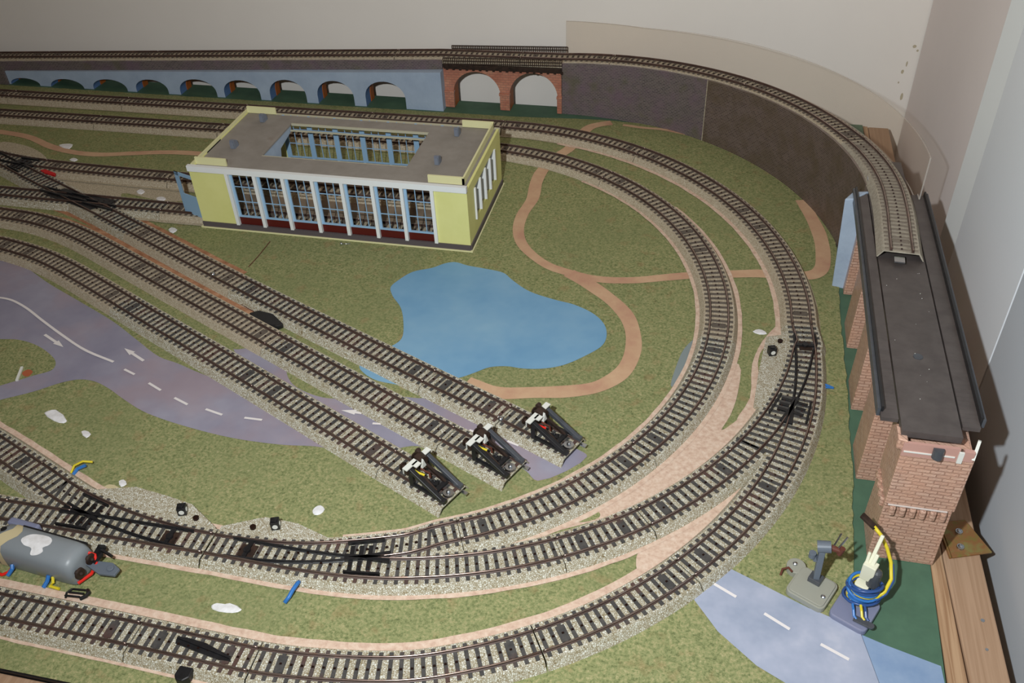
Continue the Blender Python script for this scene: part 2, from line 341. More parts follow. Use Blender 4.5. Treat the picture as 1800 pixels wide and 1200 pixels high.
# ------------------------------------------------------------------ data (mm on the board)
D = json.loads(r'''{"pond":[[-10.9,13.7],[-7.2,26.3],[3.0,43.3],[20.5,53.5],[31.5,63.7],[40.8,67.4],[55.2,63.5],[72.5,61.2],[94.4,56.7],[105.5,46.4],[126.3,30.3],[153.6,20.7],[173.9,15.8],[195.0,3.9],[206.8,-10.9],[210.8,-27.4],[208.6,-41.1],[196.6,-57.1],[179.0,-73.8],[162.6,-81.5],[145.3,-84.6],[129.8,-84.2],[115.2,-88.4],[104.5,-97.4],[94.7,-105.3],[75.9,-115.6],[50.3,-124.8],[37.3,-124.8],[20.8,-122.5],[7.7,-115.6],[0.4,-107.4],[4.4,-91.4],[21.5,-72.6],[25.4,-62.6],[18.9,-37.5],[9.1,-16.4],[-4.5,0.2]],"path1":[[-704.0,271.5],[-647.8,267.6],[-598.5,259.6],[-550.0,238.9],[-510.1,228.9],[-472.8,228.3],[-433.7,237.2],[-390.9,246.8],[-348.9,250.0],[-304.5,247.4]],"path2":[[155.1,410.8],[141.3,403.8],[129.6,393.9],[119.3,358.6],[113.3,331.3],[105.6,315.1],[92.2,275.3],[90.2,244.4],[93.6,205.3],[89.4,169.6],[91.9,137.9],[101.0,113.2],[116.0,93.8],[137.4,76.2],[162.3,67.1],[189.0,61.6],[222.5,65.2],[255.0,75.7],[282.2,84.3],[320.5,92.8],[345.2,97.9],[380.5,99.9],[396.8,104.7],[404.2,114.9],[407.2,140.1],[405.2,177.6],[397.0,216.6],[387.6,249.2]],"path3":[[159.4,67.6],[185.3,49.1],[212.8,23.4],[227.5,1.5],[236.0,-29.6],[236.1,-55.7],[229.8,-77.1],[212.8,-96.8],[189.9,-106.9],[161.5,-113.5],[127.9,-119.6],[100.4,-111.2]],"path4":[[170.3,406.3],[196.2,401.9],[221.5,400.6],[250.6,392.0]],"road_main":[[-540.4,5.3],[-442.3,-10.1],[-410.4,-15.7],[-361.6,-40.0],[-312.0,-62.3],[-258.7,-86.9],[-221.8,-107.9],[-187.1,-127.2],[-164.9,-133.0],[-139.5,-141.3],[-108.6,-147.4],[-109.1,-123.8],[-127.3,-98.1],[-122.4,-84.3],[-91.2,-95.9],[-47.5,-112.8],[-5.8,-136.4],[26.2,-138.1],[64.9,-138.4],[91.3,-133.6],[126.8,-155.4],[167.3,-164.8],[193.3,-166.6],[207.8,-172.9],[217.1,-179.4],[183.9,-212.0],[173.2,-203.8],[157.7,-195.6],[140.8,-192.4],[115.7,-203.5],[81.9,-193.2],[62.7,-200.7],[42.2,-210.9],[4.9,-208.9],[-4.8,-209.3],[-26.0,-212.0],[-55.8,-212.9],[-76.5,-212.1],[-103.9,-209.0],[-138.8,-203.0],[-164.2,-196.3],[-190.1,-184.9],[-210.2,-175.0],[-228.2,-169.0],[-242.4,-169.2],[-255.5,-175.5],[-273.6,-191.1],[-296.8,-206.6],[-341.1,-238.1]],"grass_wedge":[[-61.6,-124.9],[-39.0,-133.3],[-5.3,-151.2],[-20.7,-151.8],[-49.0,-141.2]],"grass_wedge2":[[-221.3,-44.8],[-97.4,-88.5],[-118.6,-104.2],[-127.3,-104.0],[-176.2,-93.8]],"grass_wedge3":[[-37.3,-111.0],[40.9,-135.5],[67.4,-146.7],[50.7,-149.7],[23.8,-145.9]],"island":[[-423.6,-137.4],[-353.3,-130.3],[-336.3,-128.1],[-315.5,-131.4],[-294.1,-140.4],[-278.5,-151.7],[-275.3,-161.7],[-287.1,-171.8],[-301.9,-183.9],[-356.7,-219.1]],"road_right":[[331.5,-267.2],[354.6,-277.1],[382.2,-289.1],[403.5,-296.0],[414.7,-302.8],[423.2,-336.1],[396.8,-364.2],[367.2,-347.4],[350.0,-339.0],[325.1,-318.9],[308.3,-297.3]],"road_right2":[[414.8,-301.9],[430.7,-307.2],[462.0,-315.7],[462.7,-327.8],[461.0,-351.1],[400.1,-363.5],[397.3,-352.9]],"gravel1":[[-139.8,-276.3],[-123.8,-278.1],[-108.4,-281.7],[-84.9,-281.9],[-66.0,-285.8],[-53.9,-290.9],[-31.6,-302.7],[-7.4,-285.9],[4.9,-282.4],[23.7,-283.8],[52.6,-288.6],[89.7,-281.4],[93.7,-293.3],[-24.9,-316.3],[-125.9,-303.0],[-156.9,-292.7]],"gravel2":[[355.2,-6.9],[366.7,18.8],[372.1,64.8],[390.6,67.9],[388.2,-34.8],[364.1,-111.7],[329.5,-157.1],[332.9,-127.5],[341.9,-87.9],[341.0,-43.3],[344.5,-20.3]],"gravel3":[[-627.7,240.4],[-586.5,236.7],[-548.5,218.5],[-529.8,199.7],[-551.2,181.4],[-590.7,190.5]],"gravel4":[[-533.7,179.6],[-500.0,177.4],[-380.2,160.3],[-312.5,159.9],[-305.3,139.7],[-335.6,134.9],[-388.5,142.6],[-376.6,120.5],[-404.9,126.6],[-476.4,142.5],[-522.6,163.7]],"gravel5":[[-567.9,117.1],[-487.4,113.6],[-410.2,99.6],[-364.0,84.4],[-268.8,41.0],[-180.3,-3.1],[-145.2,-23.9],[-124.8,-54.4],[-161.4,-41.1],[-244.6,-2.6],[-338.6,43.1],[-403.5,78.0],[-479.0,101.6],[-560.5,107.4]],"dirt1":[[329.4,-45.3],[330.1,-82.9],[325.1,-112.0],[318.7,-131.4],[332.5,-114.1],[342.1,-96.4],[352.8,-110.4],[333.6,-150.0],[297.0,-193.5],[265.7,-222.4],[234.6,-242.2],[215.4,-252.9],[198.1,-261.6],[212.8,-238.1],[242.0,-203.9],[268.6,-168.5],[287.7,-129.2],[303.5,-87.7],[312.3,-56.1]],"dirt1b":[[367.0,102.6],[365.2,27.3],[349.3,-9.6],[341.0,-43.3],[340.1,-88.3],[330.3,-116.5],[348.1,-95.3],[345.8,-42.4],[349.4,-21.9],[360.2,-7.7],[371.9,28.4],[372.4,103.5]],"dirt2":[[346.9,-163.1],[330.8,-194.1],[296.0,-235.8],[268.3,-263.6],[266.5,-272.5],[270.6,-284.0],[308.8,-246.4],[339.4,-202.7]],"tan_patch":[[-147.8,-285.0],[-145.5,-279.2],[-138.1,-279.0],[-129.9,-285.2],[-131.3,-290.2],[-140.8,-290.8]],"flock_patch":[[217.4,-240.0],[228.7,-231.2],[235.9,-236.5],[234.4,-240.6],[220.6,-246.5]],"bluegray":[[293.8,-11.1],[282.4,-29.7],[276.9,-54.7],[274.7,-85.6],[283.3,-72.8],[289.1,-52.5]],"bluegray2":[[-66.0,-285.8],[-50.3,-291.3],[-36.7,-299.8],[-30.0,-298.5],[-44.8,-290.3],[-57.8,-286.0]],"red_patch":[[-300.1,-170.2],[-297.3,-165.7],[-291.1,-167.8],[-291.3,-174.1],[-296.0,-174.2]],"spot0":[[-247.2,-214.4],[-245.5,-211.2],[-239.9,-208.7],[-221.5,-219.7],[-222.8,-222.7],[-232.7,-221.7]],"spot1":[[-201.7,-229.2],[-199.1,-227.3],[-191.9,-230.1],[-193.0,-235.1]],"spot2":[[-139.3,-273.8],[-136.3,-271.4],[-131.4,-275.3],[-134.2,-278.9]],"spot3":[[23.5,-273.3],[24.5,-269.1],[27.7,-266.8],[32.2,-269.9],[30.7,-275.2],[26.7,-276.6]],"spot4":[[-12.5,-365.3],[-10.2,-363.0],[-3.6,-362.6],[-0.5,-361.1],[9.5,-364.2],[7.8,-366.8],[0.3,-368.7],[-10.2,-368.1]],"spot5":[[340.5,3.1],[345.5,7.4],[351.6,5.0],[353.1,1.9],[346.6,-0.1]],"spot6":[[-542.3,244.8],[-533.6,249.4],[-525.0,249.0],[-521.8,236.7],[-532.8,238.2]],"spot7":[[-503.9,209.7],[-500.8,214.8],[-492.8,211.4],[-494.5,206.5]],"spot8":[[-373.5,149.0],[-371.6,154.8],[-363.2,150.6],[-364.4,143.7]],"spot9":[[-341.7,139.2],[-336.3,142.7],[-328.8,138.6],[-330.8,133.0],[-337.6,134.6]],"spot10":[[-291.4,76.7],[-290.0,81.7],[-281.2,78.3],[-282.7,71.0]],"line1":[[-422.0,-73.4],[-397.1,-71.1],[-382.9,-72.6],[-360.4,-81.2],[-329.8,-97.5],[-296.1,-114.9],[-261.2,-131.2],[-224.8,-142.1]],"dash0":[[-209.1,-149.8],[-195.9,-154.6]],"dash1":[[-177.0,-162.9],[-161.2,-169.9]],"dash2":[[-144.3,-176.6],[-128.6,-182.5]],"dash3":[[-110.2,-184.9],[-92.8,-188.9]],"dash4":[[-72.5,-188.7],[-56.4,-188.5]],"dash5":[[36.9,-175.5],[44.1,-174.8]],"dash6":[[118.1,-168.6],[128.3,-170.7]],"dash7":[[151.6,-175.0],[161.7,-178.3]],"dash8":[[320.7,-282.3],[335.7,-290.1]],"dash9":[[354.1,-299.6],[370.3,-308.6]],"dash10":[[389.3,-315.9],[406.2,-323.7]],"dash11":[[-304.1,-164.5],[-297.7,-181.6]],"arrow0":[[-313.7,-117.1],[-284.1,-131.0]],"arrow1":[[-197.9,-135.7],[-225.7,-122.3]],"arrow2":[[23.7,-165.4],[5.3,-165.2]],"pts":{"lant1":[-68.5,-297.9],"lant2":[6.3,-297.3],"lant3":[356.5,-33.8],"dot1":[-56.0,-301.5],"dot2":[-10.2,-301.4],"dot3":[363.8,-15.4],"cover":[-109.5,-63.5],"screw1":[-192.4,-7.0],"screw2":[142.7,-159.3],"red":[-499.3,163.0],"blue":[39.9,-344.4],"wyb":[-174.4,-269.0],"blue2":[402.1,-63.6],"uncl":[1.8,-401.5],"knob":[-2.6,-418.4],"nub":[-88.3,79.3]},"wireA":[[-264.4,17.4],[-227.8,2.3],[-184.9,-18.9],[-134.8,-46.0],[-112.3,-55.9]],"wireB":[[-100.2,-53.8],[-78.9,-65.3],[-49.8,-80.1],[-31.1,-92.0]],"wireC":[[-167.4,72.4],[-167.7,44.4],[-169.2,22.7]]}''')

# ------------------------------------------------------------------ the room
WY, WX, FZ = 480, 518, -760
def slab(name, c, d, m):
    b = MB(); b.box(c, d); return structure(b.build(name, m))
slab('wall_back', (-600, WY+40, 440), (2320, 80, 2400), 'wall')
slab('wall_right', (WX+42, -700, 440), (84, 2356, 2400), 'walld')
slab('wall_left', (-1800, -700, 440), (80, 2360, 2400), 'wall')
slab('wall_front', (-600, -1920, 440), (2320, 80, 2400), 'wall')
slab('floor', (-600, -700, FZ-20), (2400, 2500, 40), 'floor')
slab('ceiling', (-600, -700, 1660), (2400, 2500, 40), 'wall')
def box_s(name, m, *boxes, bevel=0):
    b = MB()
    for c, d in boxes: b.box(c, d)
    return structure(b.build(name, m, bevel=bevel))
b = MB(); b.prism([(WX, 105), (WX-2, 105), (WX-9, 135), (WX-8.4, 136.5), (WX, 136.5)], -755, 1355); structure(b.build('trim_1', 'trimwhite'))
box_s('trim_9', 'gap', ((WX-1, -72.2, 300), (2, 3, 2110)), ((WX-1, 104.7, 300), (2, 2, 2110)))  # strips filling the door grooves, coloured grey in place of their shade
box_s('door_1', 'door', ((WX-1.5, 16.5, 300), (3, 174.6, 2110)))
box_s('door_2', 'doordim', ((WX-1.5, -330, 300), (3, 513, 2110)))  # same door, paint greyed to stand in for the flash falloff

# scuffs on the wall in the room's corner
for i, (x, z, w_, h_) in enumerate([(510, 91, 4, 3.5), (514.5, 86, 2.5, 2.5), (506, 69, 1.6, 6), (503, 59, 3, 4.5), (501.5, 45, 1.6, 2.4), (509, 27, 3, 9)]):
    b = MB(); n = 12
    b.add([(x+w_*.5*math.cos(k*2*math.pi/n)*(1+.3*random.random())+ (z-80)*.0, WY-0.15, z+h_*.5*math.sin(k*2*math.pi/n)*(1+.3*random.random())) for k in range(n)], [tuple(range(n))])
    structure(b.build('trim_%d' % (i+2), 'stain'))

# ------------------------------------------------------------------ the board
BX, BY0, BY1 = 463.5, -436.5, 453
board = thing('layout_board', 'large flat model railway board painted with grass, roads and a pond', 'model board', (-200, 0, -20))
b = MB(); b.prism([(-900, BY0), (461.5, BY0), (465, -240), (466, BY1), (-900, BY1)], -20, -1.6); b.build('base_panel', 'green_paint', board)
GE = [(-900, BY0), (413, BY0)] + [(413, -251), (414, -231), (418, -165), (419, -88), (419.5, -37), (419, 37), (420, 100), (421, 172), (417, 194)] + [(88+343.5*math.cos(math.radians(a)), 90+343.5*math.sin(math.radians(a))) for a in range(20, 72, 4)] + [(187, 415), (160, 417), (130, 418), (87, 415), (20, 411), (-300, 410), (-900, 410)]
rnd = random.Random(3)
GEj = []
for (a, c) in zip(GE, GE[1:]+GE[:1]):
    L_ = math.hypot(c[0]-a[0], c[1]-a[1]); k = max(1, int(L_/7)) if a[0] > 380 or a[1] > 395 else 1
    for j in range(k):
        t = j/k; GEj.append((a[0]+(c[0]-a[0])*t+rnd.uniform(-.9, .9)*(k > 1), a[1]+(c[1]-a[1])*t+rnd.uniform(-.6, .6)*(k > 1)))
b = MB(); b.prism(GEj, -1.6, 0, 0); b.m[-2:] = [1, 0] if False else b.m[-2:]
for i in range(len(b.f)-2): b.m[i] = 1
b.build('grass_mat', ['grass', 'edge_dark'], board)
def decal(name, poly, z, m, smooth=True, k=5):
    P = [(p.x, p.y) for p in catmull(poly, True, k)] if smooth else poly
    b = MB(); b.sheet(P, z); return b.build(name, m, board)
zL = [0.05]
def nz(): zL[0] += 0.03; return zL[0]
decal('gravel_patch', D['gravel3'], nz(), 'gravelflat'); decal('gravel_patch', D['gravel4'], nz(), 'gravelflat')
decal('gravel_patch', D['gravel5'], nz(), 'peachdark'); 
decal('blue_grey_shading', D['bluegray'], nz(), 'bluegray')
z1 = nz()
def ribbon(name, pts, w, z, m, k=6):
    P = frames(resample(catmull(pts, False, k), 4)); b = MB(); vs = []
    for i, (x, y, _, tx, ty) in enumerate(P):
        ww = w(i/(len(P)-1)) if callable(w) else w
        ww *= 1+0.10*noise.noise(Vector((x*.03, y*.03, 5)))
        vs += [(x-ty*ww/2, y+tx*ww/2, z), (x+ty*ww/2, y-tx*ww/2, z)]
    b.add(vs, [(2*i, 2*i+1, 2*i+3, 2*i+2) for i in range(len(P)-1)]); return b.build(name, m, board)
road = decal('road', D['road_main'], nz(), 'road', k=4)
decal('road', D['road_right'], nz(), 'roadr', smooth=False)
b = MB(); b.sheet(D['road_right2'], -1.45); b.build('road', 'roadp', board)
decal('grass_island', D['island'], nz(), 'grass'); decal('grass_island', D['grass_wedge'], nz(), 'grass')
decal('grass_island', D['grass_wedge2'], nz(), 'grass'); 
decal('pond', D['pond'], nz(), 'water')
ribbon('footpath', D['path1'], 10.5, nz(), 'pathmat'); ribbon('footpath', D['path3'], 14.5, nz(), 'pathmat')
ribbon('footpath', D['path2'], lambda t: 12.5+2*math.sin(t*9), nz(), 'pathmat'); ribbon('footpath', D['path4'], 5.5, nz(), 'pathmat')
decal('dirt_patch', D['dirt1'], nz(), 'peach', k=3); decal('dirt_patch', D['dirt1b'], nz(), 'peach', k=3); decal('dirt_patch', D['dirt2'], nz(), 'peach', k=3)
decal('dirt_patch', D['tan_patch'], 0.9, 'tan'); decal('orange_patch', D['red_patch'], nz(), 'orangespot'); decal('flock_patch', D['flock_patch'], 0.85, 'grass')
zm = 1.0
def dash(a, c, w, z=0.85, name='road_marking'):
    a = Vector((*a, 0)); c = Vector((*c, 0)); t = (c-a).normalized(); q = Vector((-t.y, t.x, 0))*w/2
    b = MB(); b.sheet([tuple((a-q))[:2], tuple((c-q))[:2], tuple((c+q))[:2], tuple((a+q))[:2]], z); return b.build(name, 'mark', board)
for i in range(11): dash(*D['dash%d' % i], 2.2)
ribbon('road_marking', D['line1'], 2.4, 0.85, 'mark')
def arrow(p, w=2.6):
    a = Vector((*p[0], 0)); c = Vector((*p[1], 0)); t = (c-a).normalized(); q = Vector((-t.y, t.x, 0)); h = c-t*13
    b = MB(); b.sheet([tuple(v)[:2] for v in (a-q*w/2, h-q*w/2, h-q*w*1.15, c, h+q*w*1.15, h+q*w/2, a+q*w/2)], 0.85); b.build('road_marking', 'mark', board)
for i in range(3): arrow(D['arrow%d' % i])
stick = MB(); (sx0, sy0), (sx1, sy1) = D['dash11']; stick.bar((sx0, sy0, 1.6), (sx1, sy1, .9), 2.2, 1.4)
tag(stick.build('matchstick', 'white'), 'short thin white stick lying on the grass island', 'stick')
PL = ['long white plaster smear on grass below the traffic island', 'small white plaster flake beside the long smear', 'tiny white plaster chip near the tan patch by the turnout',
      'white plaster flake on grass above the curved turnout', 'wavy white plaster strip on grass above the outer track', 'white oval plaster flake on grass between the two curves',
      'white plaster crumb on grass below the brown footpath', 'white plaster crumb just above the siding leaving the top turnout', 'round white plaster dot on grass between the two shed tracks',
      'pointed white plaster dot nearest the shed doors', 'white plaster blob on grass in front of the shed corner']
for i, l in enumerate(PL):
    P = [(p.x, p.y) for p in catmull(D['spot%d' % i], True, 2)]; n = len(P); cx = sum(p[0] for p in P)/n; cy = sum(p[1] for p in P)/n
    b = MB(); vs = [(x, y, 0.2) for x, y in P]+[(cx+(x-cx)*.9, cy+(y-cy)*.9, .8) for x, y in P]+[(cx, cy, 1.0)]
    A = sum(P[j][0]*P[(j+1) % n][1]-P[(j+1) % n][0]*P[j][1] for j in range(n))
    fs = [(j, (j+1) % n, n+(j+1) % n, n+j) for j in range(n)]+[(n+j, n+(j+1) % n, 2*n) for j in range(n)]+[tuple(range(n-1, -1, -1))]
    if A < 0: fs = [f[::-1] for f in fs]
    b.add(vs, fs); tag(b.build('plaster_flake', 'plaster', smooth=False), l, 'plaster', 'plaster flakes on the board')
x, y = D['pts']['red']
b = MB(); b.prism([(x-13, y+3), (x-8, y+6), (x+11, y-1), (x+13, y-6), (x-4, y-2)], 6.2, 8.4); tag(b.build('paint_chip', 'redpaint'), 'bright red chip lying between the two shed tracks', 'paint chip')

# ------------------------------------------------------------------ track building
BED = [(-18, 0), (-14.6, 5.6), (-13.8, 6.6), (13.8, 6.6), (14.6, 5.6), (18, 0), (17, 0), (13.2, 5.6), (-13.2, 5.6), (-17, 0)]
PITCH = 6.95
def sl_box(b, x, y, z, tx, ty, l0, l1, w=2.9, h=0.75, mi=1):
    """a sleeper from offset l0 to l1 across the track"""
    hw = w/2; vs = []
    for zz, e in ((z+6.4, 0), (z+6.6+h, 0.25)):
        for a, o in ((-hw+e, l0+e), (hw-e, l0+e), (hw-e, l1-e), (-hw+e, l1-e)): vs.append((x+tx*a-ty*o, y+ty*a+tx*o, zz))
    b.add(vs, [(4, 5, 6, 7), (0, 1, 5, 4), (1, 2, 6, 5), (2, 3, 7, 6), (3, 0, 4, 7)], mi)
def along(P, step, first=None):
    L = [0]
    for a, c in zip(P, P[1:]): L.append(L[-1]+(c-a).length)
    n = max(1, int(round(L[-1]/step))); st = L[-1]/n; out = []; k = 0
    for i in range(n):
        s = st*(i+.5)
        while k < len(L)-2 and L[k+1] < s: k += 1
        t = (s-L[k])/max(L[k+1]-L[k], 1e-9); p = P[k].lerp(P[k+1], t); d = (P[k+1]-P[k]); l = math.hypot(d.x, d.y)
        out.append((p.x, p.y, p.z, d.x/l, d.y/l))
    return out
def stud(b, x, y, z, tx, ty, mi=2):
    b.add([(x+tx*a-ty*o, y+ty*a+tx*o, z+h) for h, a, o in ((7.1, -1.1, -.8), (7.1, 1.1, -.8), (7.1, 1.1, .8), (7.1, -1.1, .8), (8.3, -.4, -.4), (8.3, .4, -.4), (8.3, .4, .4), (8.3, -.4, .4))],
          [(4, 5, 6, 7), (0, 1, 5, 4), (1, 2, 6, 5), (2, 3, 7, 6), (3, 0, 4, 7)], mi)
RAIL = [(-1.0, 6.9), (-1.0, 7.3), (-.35, 7.7), (-.6, 8.6), (-.64, 9.15), (-.4, 9.5), (0, 9.62), (.4, 9.5), (.64, 9.15), (.6, 8.6), (.35, 7.7), (1.0, 7.3), (1.0, 6.9)]
def rail_obj(P, off, parent, name='rail', m='rail'):
    b = MB(); F = frames(P); b.sweep(F, [(o+off, h) for o, h in RAIL][::-1]); n = len(RAIL)
    if m == 'rail':
        for i, f in enumerate(b.f):
            if len(f) == 4 and all((RAIL[::-1][v % n][1]) > 9.1 for v in f): b.m[i] = 1
        o = b.build(name, ['rail', 'railhead'], parent); o.data.polygons.foreach_set('use_smooth', [m_ == 1 for m_ in b.m]); return o
    return b.build(name, m, parent)
G = 8.25
def section(P, label, old=False, gap=0.5, wide=()):
    P = resample(P, 3.0); c = P[len(P)//2]
    # a small gap between neighbouring pieces
    d0 = (P[1]-P[0]).normalized()*gap; d1 = (P[-1]-P[-2]).normalized()*gap; P = [P[0]+d0]+P[1:-1]+[P[-1]-d1]
    t = thing('track_section', label, 'model track', (c.x, c.y, c.z), 'three-rail model track sections')
    b = MB(); b.sweep(frames(P), BED[::-1])
    S_ = along(P, PITCH)
    for i, (x, y, z, tx, ty) in enumerate(S_):
        e = (i == 0 or i == len(S_)-1) and len(S_) > 6
        sl_box(b, x, y, z, tx, ty, -12.6, 12.6, w=2.9)
        if i in (2, len(S_)-3) and len(S_) > 8: sl_box(b, x, y, z, tx, ty, -6.2, 6.2, w=6.4, h=.9)
        stud(b, x, y, z, tx, ty)
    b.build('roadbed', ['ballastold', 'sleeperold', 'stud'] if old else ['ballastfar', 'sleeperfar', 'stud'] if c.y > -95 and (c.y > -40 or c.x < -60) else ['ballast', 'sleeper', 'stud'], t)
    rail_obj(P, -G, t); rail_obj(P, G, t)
    return t
def dist_to(P, x, y): return min((p.x-x)**2+(p.y-y)**2 for p in P)**.5
def trim_inside(P, Q, lo):
    """the run of P whose distance to path Q is at least lo"""
    return [p for p in P if dist_to(Q, p.x, p.y) >= lo]
def off_path(P, o):
    return [Vector((x-ty*o, y+tx*o, z)) for x, y, z, tx, ty in frames(P)]
def turnout(PA, PB, label, side, frog_len=34, lantern=None, motor=None, plate=None, dots=(), tip=0):
    """PA, PB run from the common end to the two far ends; side=+1 when PB lies to the left of PA"""
    PA = resample(PA, 3.0); PB = resample(PB, 3.0); c = PA[len(PA)//3]
    t = thing('turnout', label, 'model turnout', (c.x, c.y, 0), 'model turnouts')
    b = MB(); b.sweep(frames(PA), BED[::-1])
    b.sweep([(x, y, z-0.06, tx, ty) for x, y, z, tx, ty in frames(PB)], BED[::-1])
    if plate: b.prism([tuple(p) for p in plate], 0.2, 6.2, 0)
    for (x, y, z, tx, ty) in along(PA, PITCH):
        # stretch the sleeper over the branch while the two are close
        best = None
        for q in PB:
            a = (q.x-x)*tx+(q.y-y)*ty; o = -(q.x-x)*ty+(q.y-y)*tx
            if abs(a) < 4: best = o if best is None or abs(o) < abs(best) else best
        if best is not None and abs(best) < 27: sl_box(b, x, y, z, tx, ty, min(-12.6, best-12.6), max(12.6, best+12.6))
        else: sl_box(b, x, y, z, tx, ty, -12.6, 12.6)
        stud(b, x, y, z, tx, ty)
    for (x, y, z, tx, ty) in along(PB, PITCH):
        if dist_to(PA, x, y) >= 27: sl_box(b, x, y, z, tx, ty, -12.6, 12.6)
        if dist_to(PA, x, y) >= 4: stud(b, x, y, z-.05, tx, ty)
    for d in dots: b.cyl((d[0], d[1], 6), (d[0], d[1], 8.2), 2.2, n=12, mi=2)
    b.build('roadbed', ['ballast', 'sleeper', 'stud'], t)
    # stock rails on the outer sides, blades and frog between
    rail_obj(PA, -G*side, t, 'stock_rail'); rail_obj(PB, G*side, t, 'stock_rail')
    ia = off_path(PA, G*side); ib = off_path(PB, -G*side)
    # where the two inner rails cross
    k = min(((i, j) for i in range(6, len(ia)) for j in range(6, len(ib))), key=lambda ij: (ia[ij[0]]-ib[ij[1]]).length)
    X = ia[k[0]]
    fa = [p for i, p in enumerate(PA) if i >= k[0]+3]; fb = [p for i, p in enumerate(PB) if i >= k[1]+3]
    if len(fa) > 2: rail_obj(fa, G*side, t, 'closure_rail')
    if len(fb) > 2: rail_obj(fb, -G*side, t, 'closure_rail')
    for Q, o in ((PA, G*side), (PB, -G*side)):
        kk = k[0] if Q is PA else k[1]; seg = Q[5:max(9, kk-1)]
        bb = MB(); bb.sweep(frames(seg), [(o+a*1.1, h-.1) for a, h in RAIL][::-1]); bb.build('switch_blade', 'black', t)
    # frog of black plastic with wing rails, plus a check rail beside each stock rail
    bb = MB(); T1 = frames(PA)[k[0]]; T2 = frames(PB)[min(k[1], len(PB)-1)]
    for T_ in (T1, T2): bb.bar((X.x-T_[3]*15, X.y-T_[4]*15, 8.2), (X.x+T_[3]*17, X.y+T_[4]*17, 8.2), 2.6, 2.6)
    tt = Vector((T1[3]+T2[3], T1[4]+T2[4], 0)).normalized(); q = Vector((-tt.y, tt.x, 0))
    bb.prism([tuple(v)[:2] for v in (X-tt*3-q*1.5, X+tt*17-q*5.2, X+tt*17+q*5.2, X-tt*3+q*1.5)], 7.2, 9.0)
    bb.build('frog', 'black', t)
    bb = MB(); n0 = Vector((-tt.y, tt.x, 0))
    for a_ in (-10.5, -4, 2.5):
        for s_ in (-1, 1): bb.bar(tuple(X+tt*a_+n0*s_*2.6+Vector((0, 0, 7.4-X.z+X.z))), tuple(X+tt*a_+n0*s_*10.5+Vector((0, 0, 7.4))), 3.0, 1.5)
    bb.build('frog_plate', 'black', t)
    for T_, s_ in ((T1, -side), (T2, side)):
        n_ = Vector((-T_[4], T_[3], 0)); cc = X+n_*s_*(2*G-3.0); bb = MB()
        bb.bar((cc.x-T_[3]*13, cc.y-T_[4]*13, 8.4), (cc.x+T_[3]*13, cc.y+T_[4]*13, 8.4), 1.5, 2.6); bb.build('check_rail', 'black', t)
    f = frames(PA)[4]; bb = MB()       # slide plate between the blades
    bb.prism([(f[0]+f[3]*a-f[4]*o, f[1]+f[4]*a+f[3]*o) for a, o in ((12, -5), (24, -5.5), (24, 5.5), (12, 5))], 6.9, 7.7)
    bb.build('slide_plate', 'blackbrown', t)
    bb = MB(); f = frames(PA)[10]; bb.box((f[0], f[1], 8.2), (3, 15, 1.8), rz=math.atan2(f[4], f[3])); bb.cyl((f[0], f[1], 8), (f[0], f[1], 9.8), 2.6, n=14); bb.build('tie_bar', 'black', t)
    if lantern:
        x, y = lantern; bb = MB(); bb.box((x, y, 10), (6.5, 6.5, 7.6), rz=.35); bb.prism([(x-2, y-2), (x+2, y-2), (x+2, y+2), (x-2, y+2)], 13.8, 14.8)
        ln = bb.build('lantern', 'black', t, bevel=.6)
        bb = MB(); a = .35; n0 = Vector((math.sin(a), -math.cos(a), 0)); n1 = Vector((math.cos(a), math.sin(a), 0)); ce = Vector((x, y, 10))
        bb.cyl(ce+n0*3.2, ce+n0*3.5, 2.0, n=16); bb.build('lens', 'white', ln)
        bb = MB(); bb.cyl(ce+n1*3.2, ce+n1*3.5, 1.7, n=16); bb.build('lens', 'white', ln)
    return t

cA = (22.8, 10.7); cL = (25.36, -46.3)
pA = path([(-760, 367.5), (-600, 368), (-450, 369), (-200, 370), (-60, 370.5)] + arc(*cA, 360, 90, 0) + [(385.0, -20)] + arc(*cL, 360, 0, -72) + [(95, -396.8), (45, -401.8), (0, -401.3), (-50, -400), (-150, -398), (-300, -394)])
pB = path([(-760, 307), (-600, 308.5), (-450, 309.3), (-200, 309.8), (-40, 309.8)] + arc(0, 0, 309.8, 90, -66) + [(108, -294), (73, -306.5), (41, -315.3), (11, -320), (-24, -321.7), (-34.3, -321.8)])
pM = path([(386, -8), (386.4, -14)] + arc(45.0, 20.1, 341.8, -7, -74) + [(107, -316.5), (81, -320.5), (49, -322.6), (19, -322.8), (-24, -322), (-34.3, -321.8)])
pL1 = path([(-330, -236), (-260, -261), (-204, -283), (-158, -301), (-130, -309), (-100, -315.5), (-62, -320.3), (-24, -321.7)])
pL2 = path([(-340, -322), (-200, -322), (-88, -322), (-24, -321.9)])
ang = lambda c, R, a: (c[0]+R*math.cos(math.radians(a)), c[1]+R*math.sin(math.radians(a)))
segA = cut(pA, [(-697, 367.5), (-517, 368.5), (-337, 369.5), (-157, 370), (22.8, 370.7), ang(cA, 360, 60), ang(cA, 360, 30), ang(cA, 360, 0), (348, -170), ang(cL, 360, -40), (212, -352), (38, -402), (-48, -400), (-228, -396)])
LA = ['rear outer straight, furthest piece where the line leaves the arches', 'rear outer straight under the first blue arches', 'rear outer straight below the middle blue arches', 'rear outer straight passing behind the shed', 'rear outer straight in front of the brick bridge',
      'outer curve in front of the dark brick wall foot', 'outer curve where the footpath runs along the brick wall', 'outer curve beside the long footpath loop', None,
      'outer curve just below the outer turnout', 'outer curve above the blue grey road', 'wide front curve with grass on both sides', 'short uncoupler piece with black slot on the front track', 'front straight piece at the lower board edge', 'front straight at the far lower corner']
W1end = None
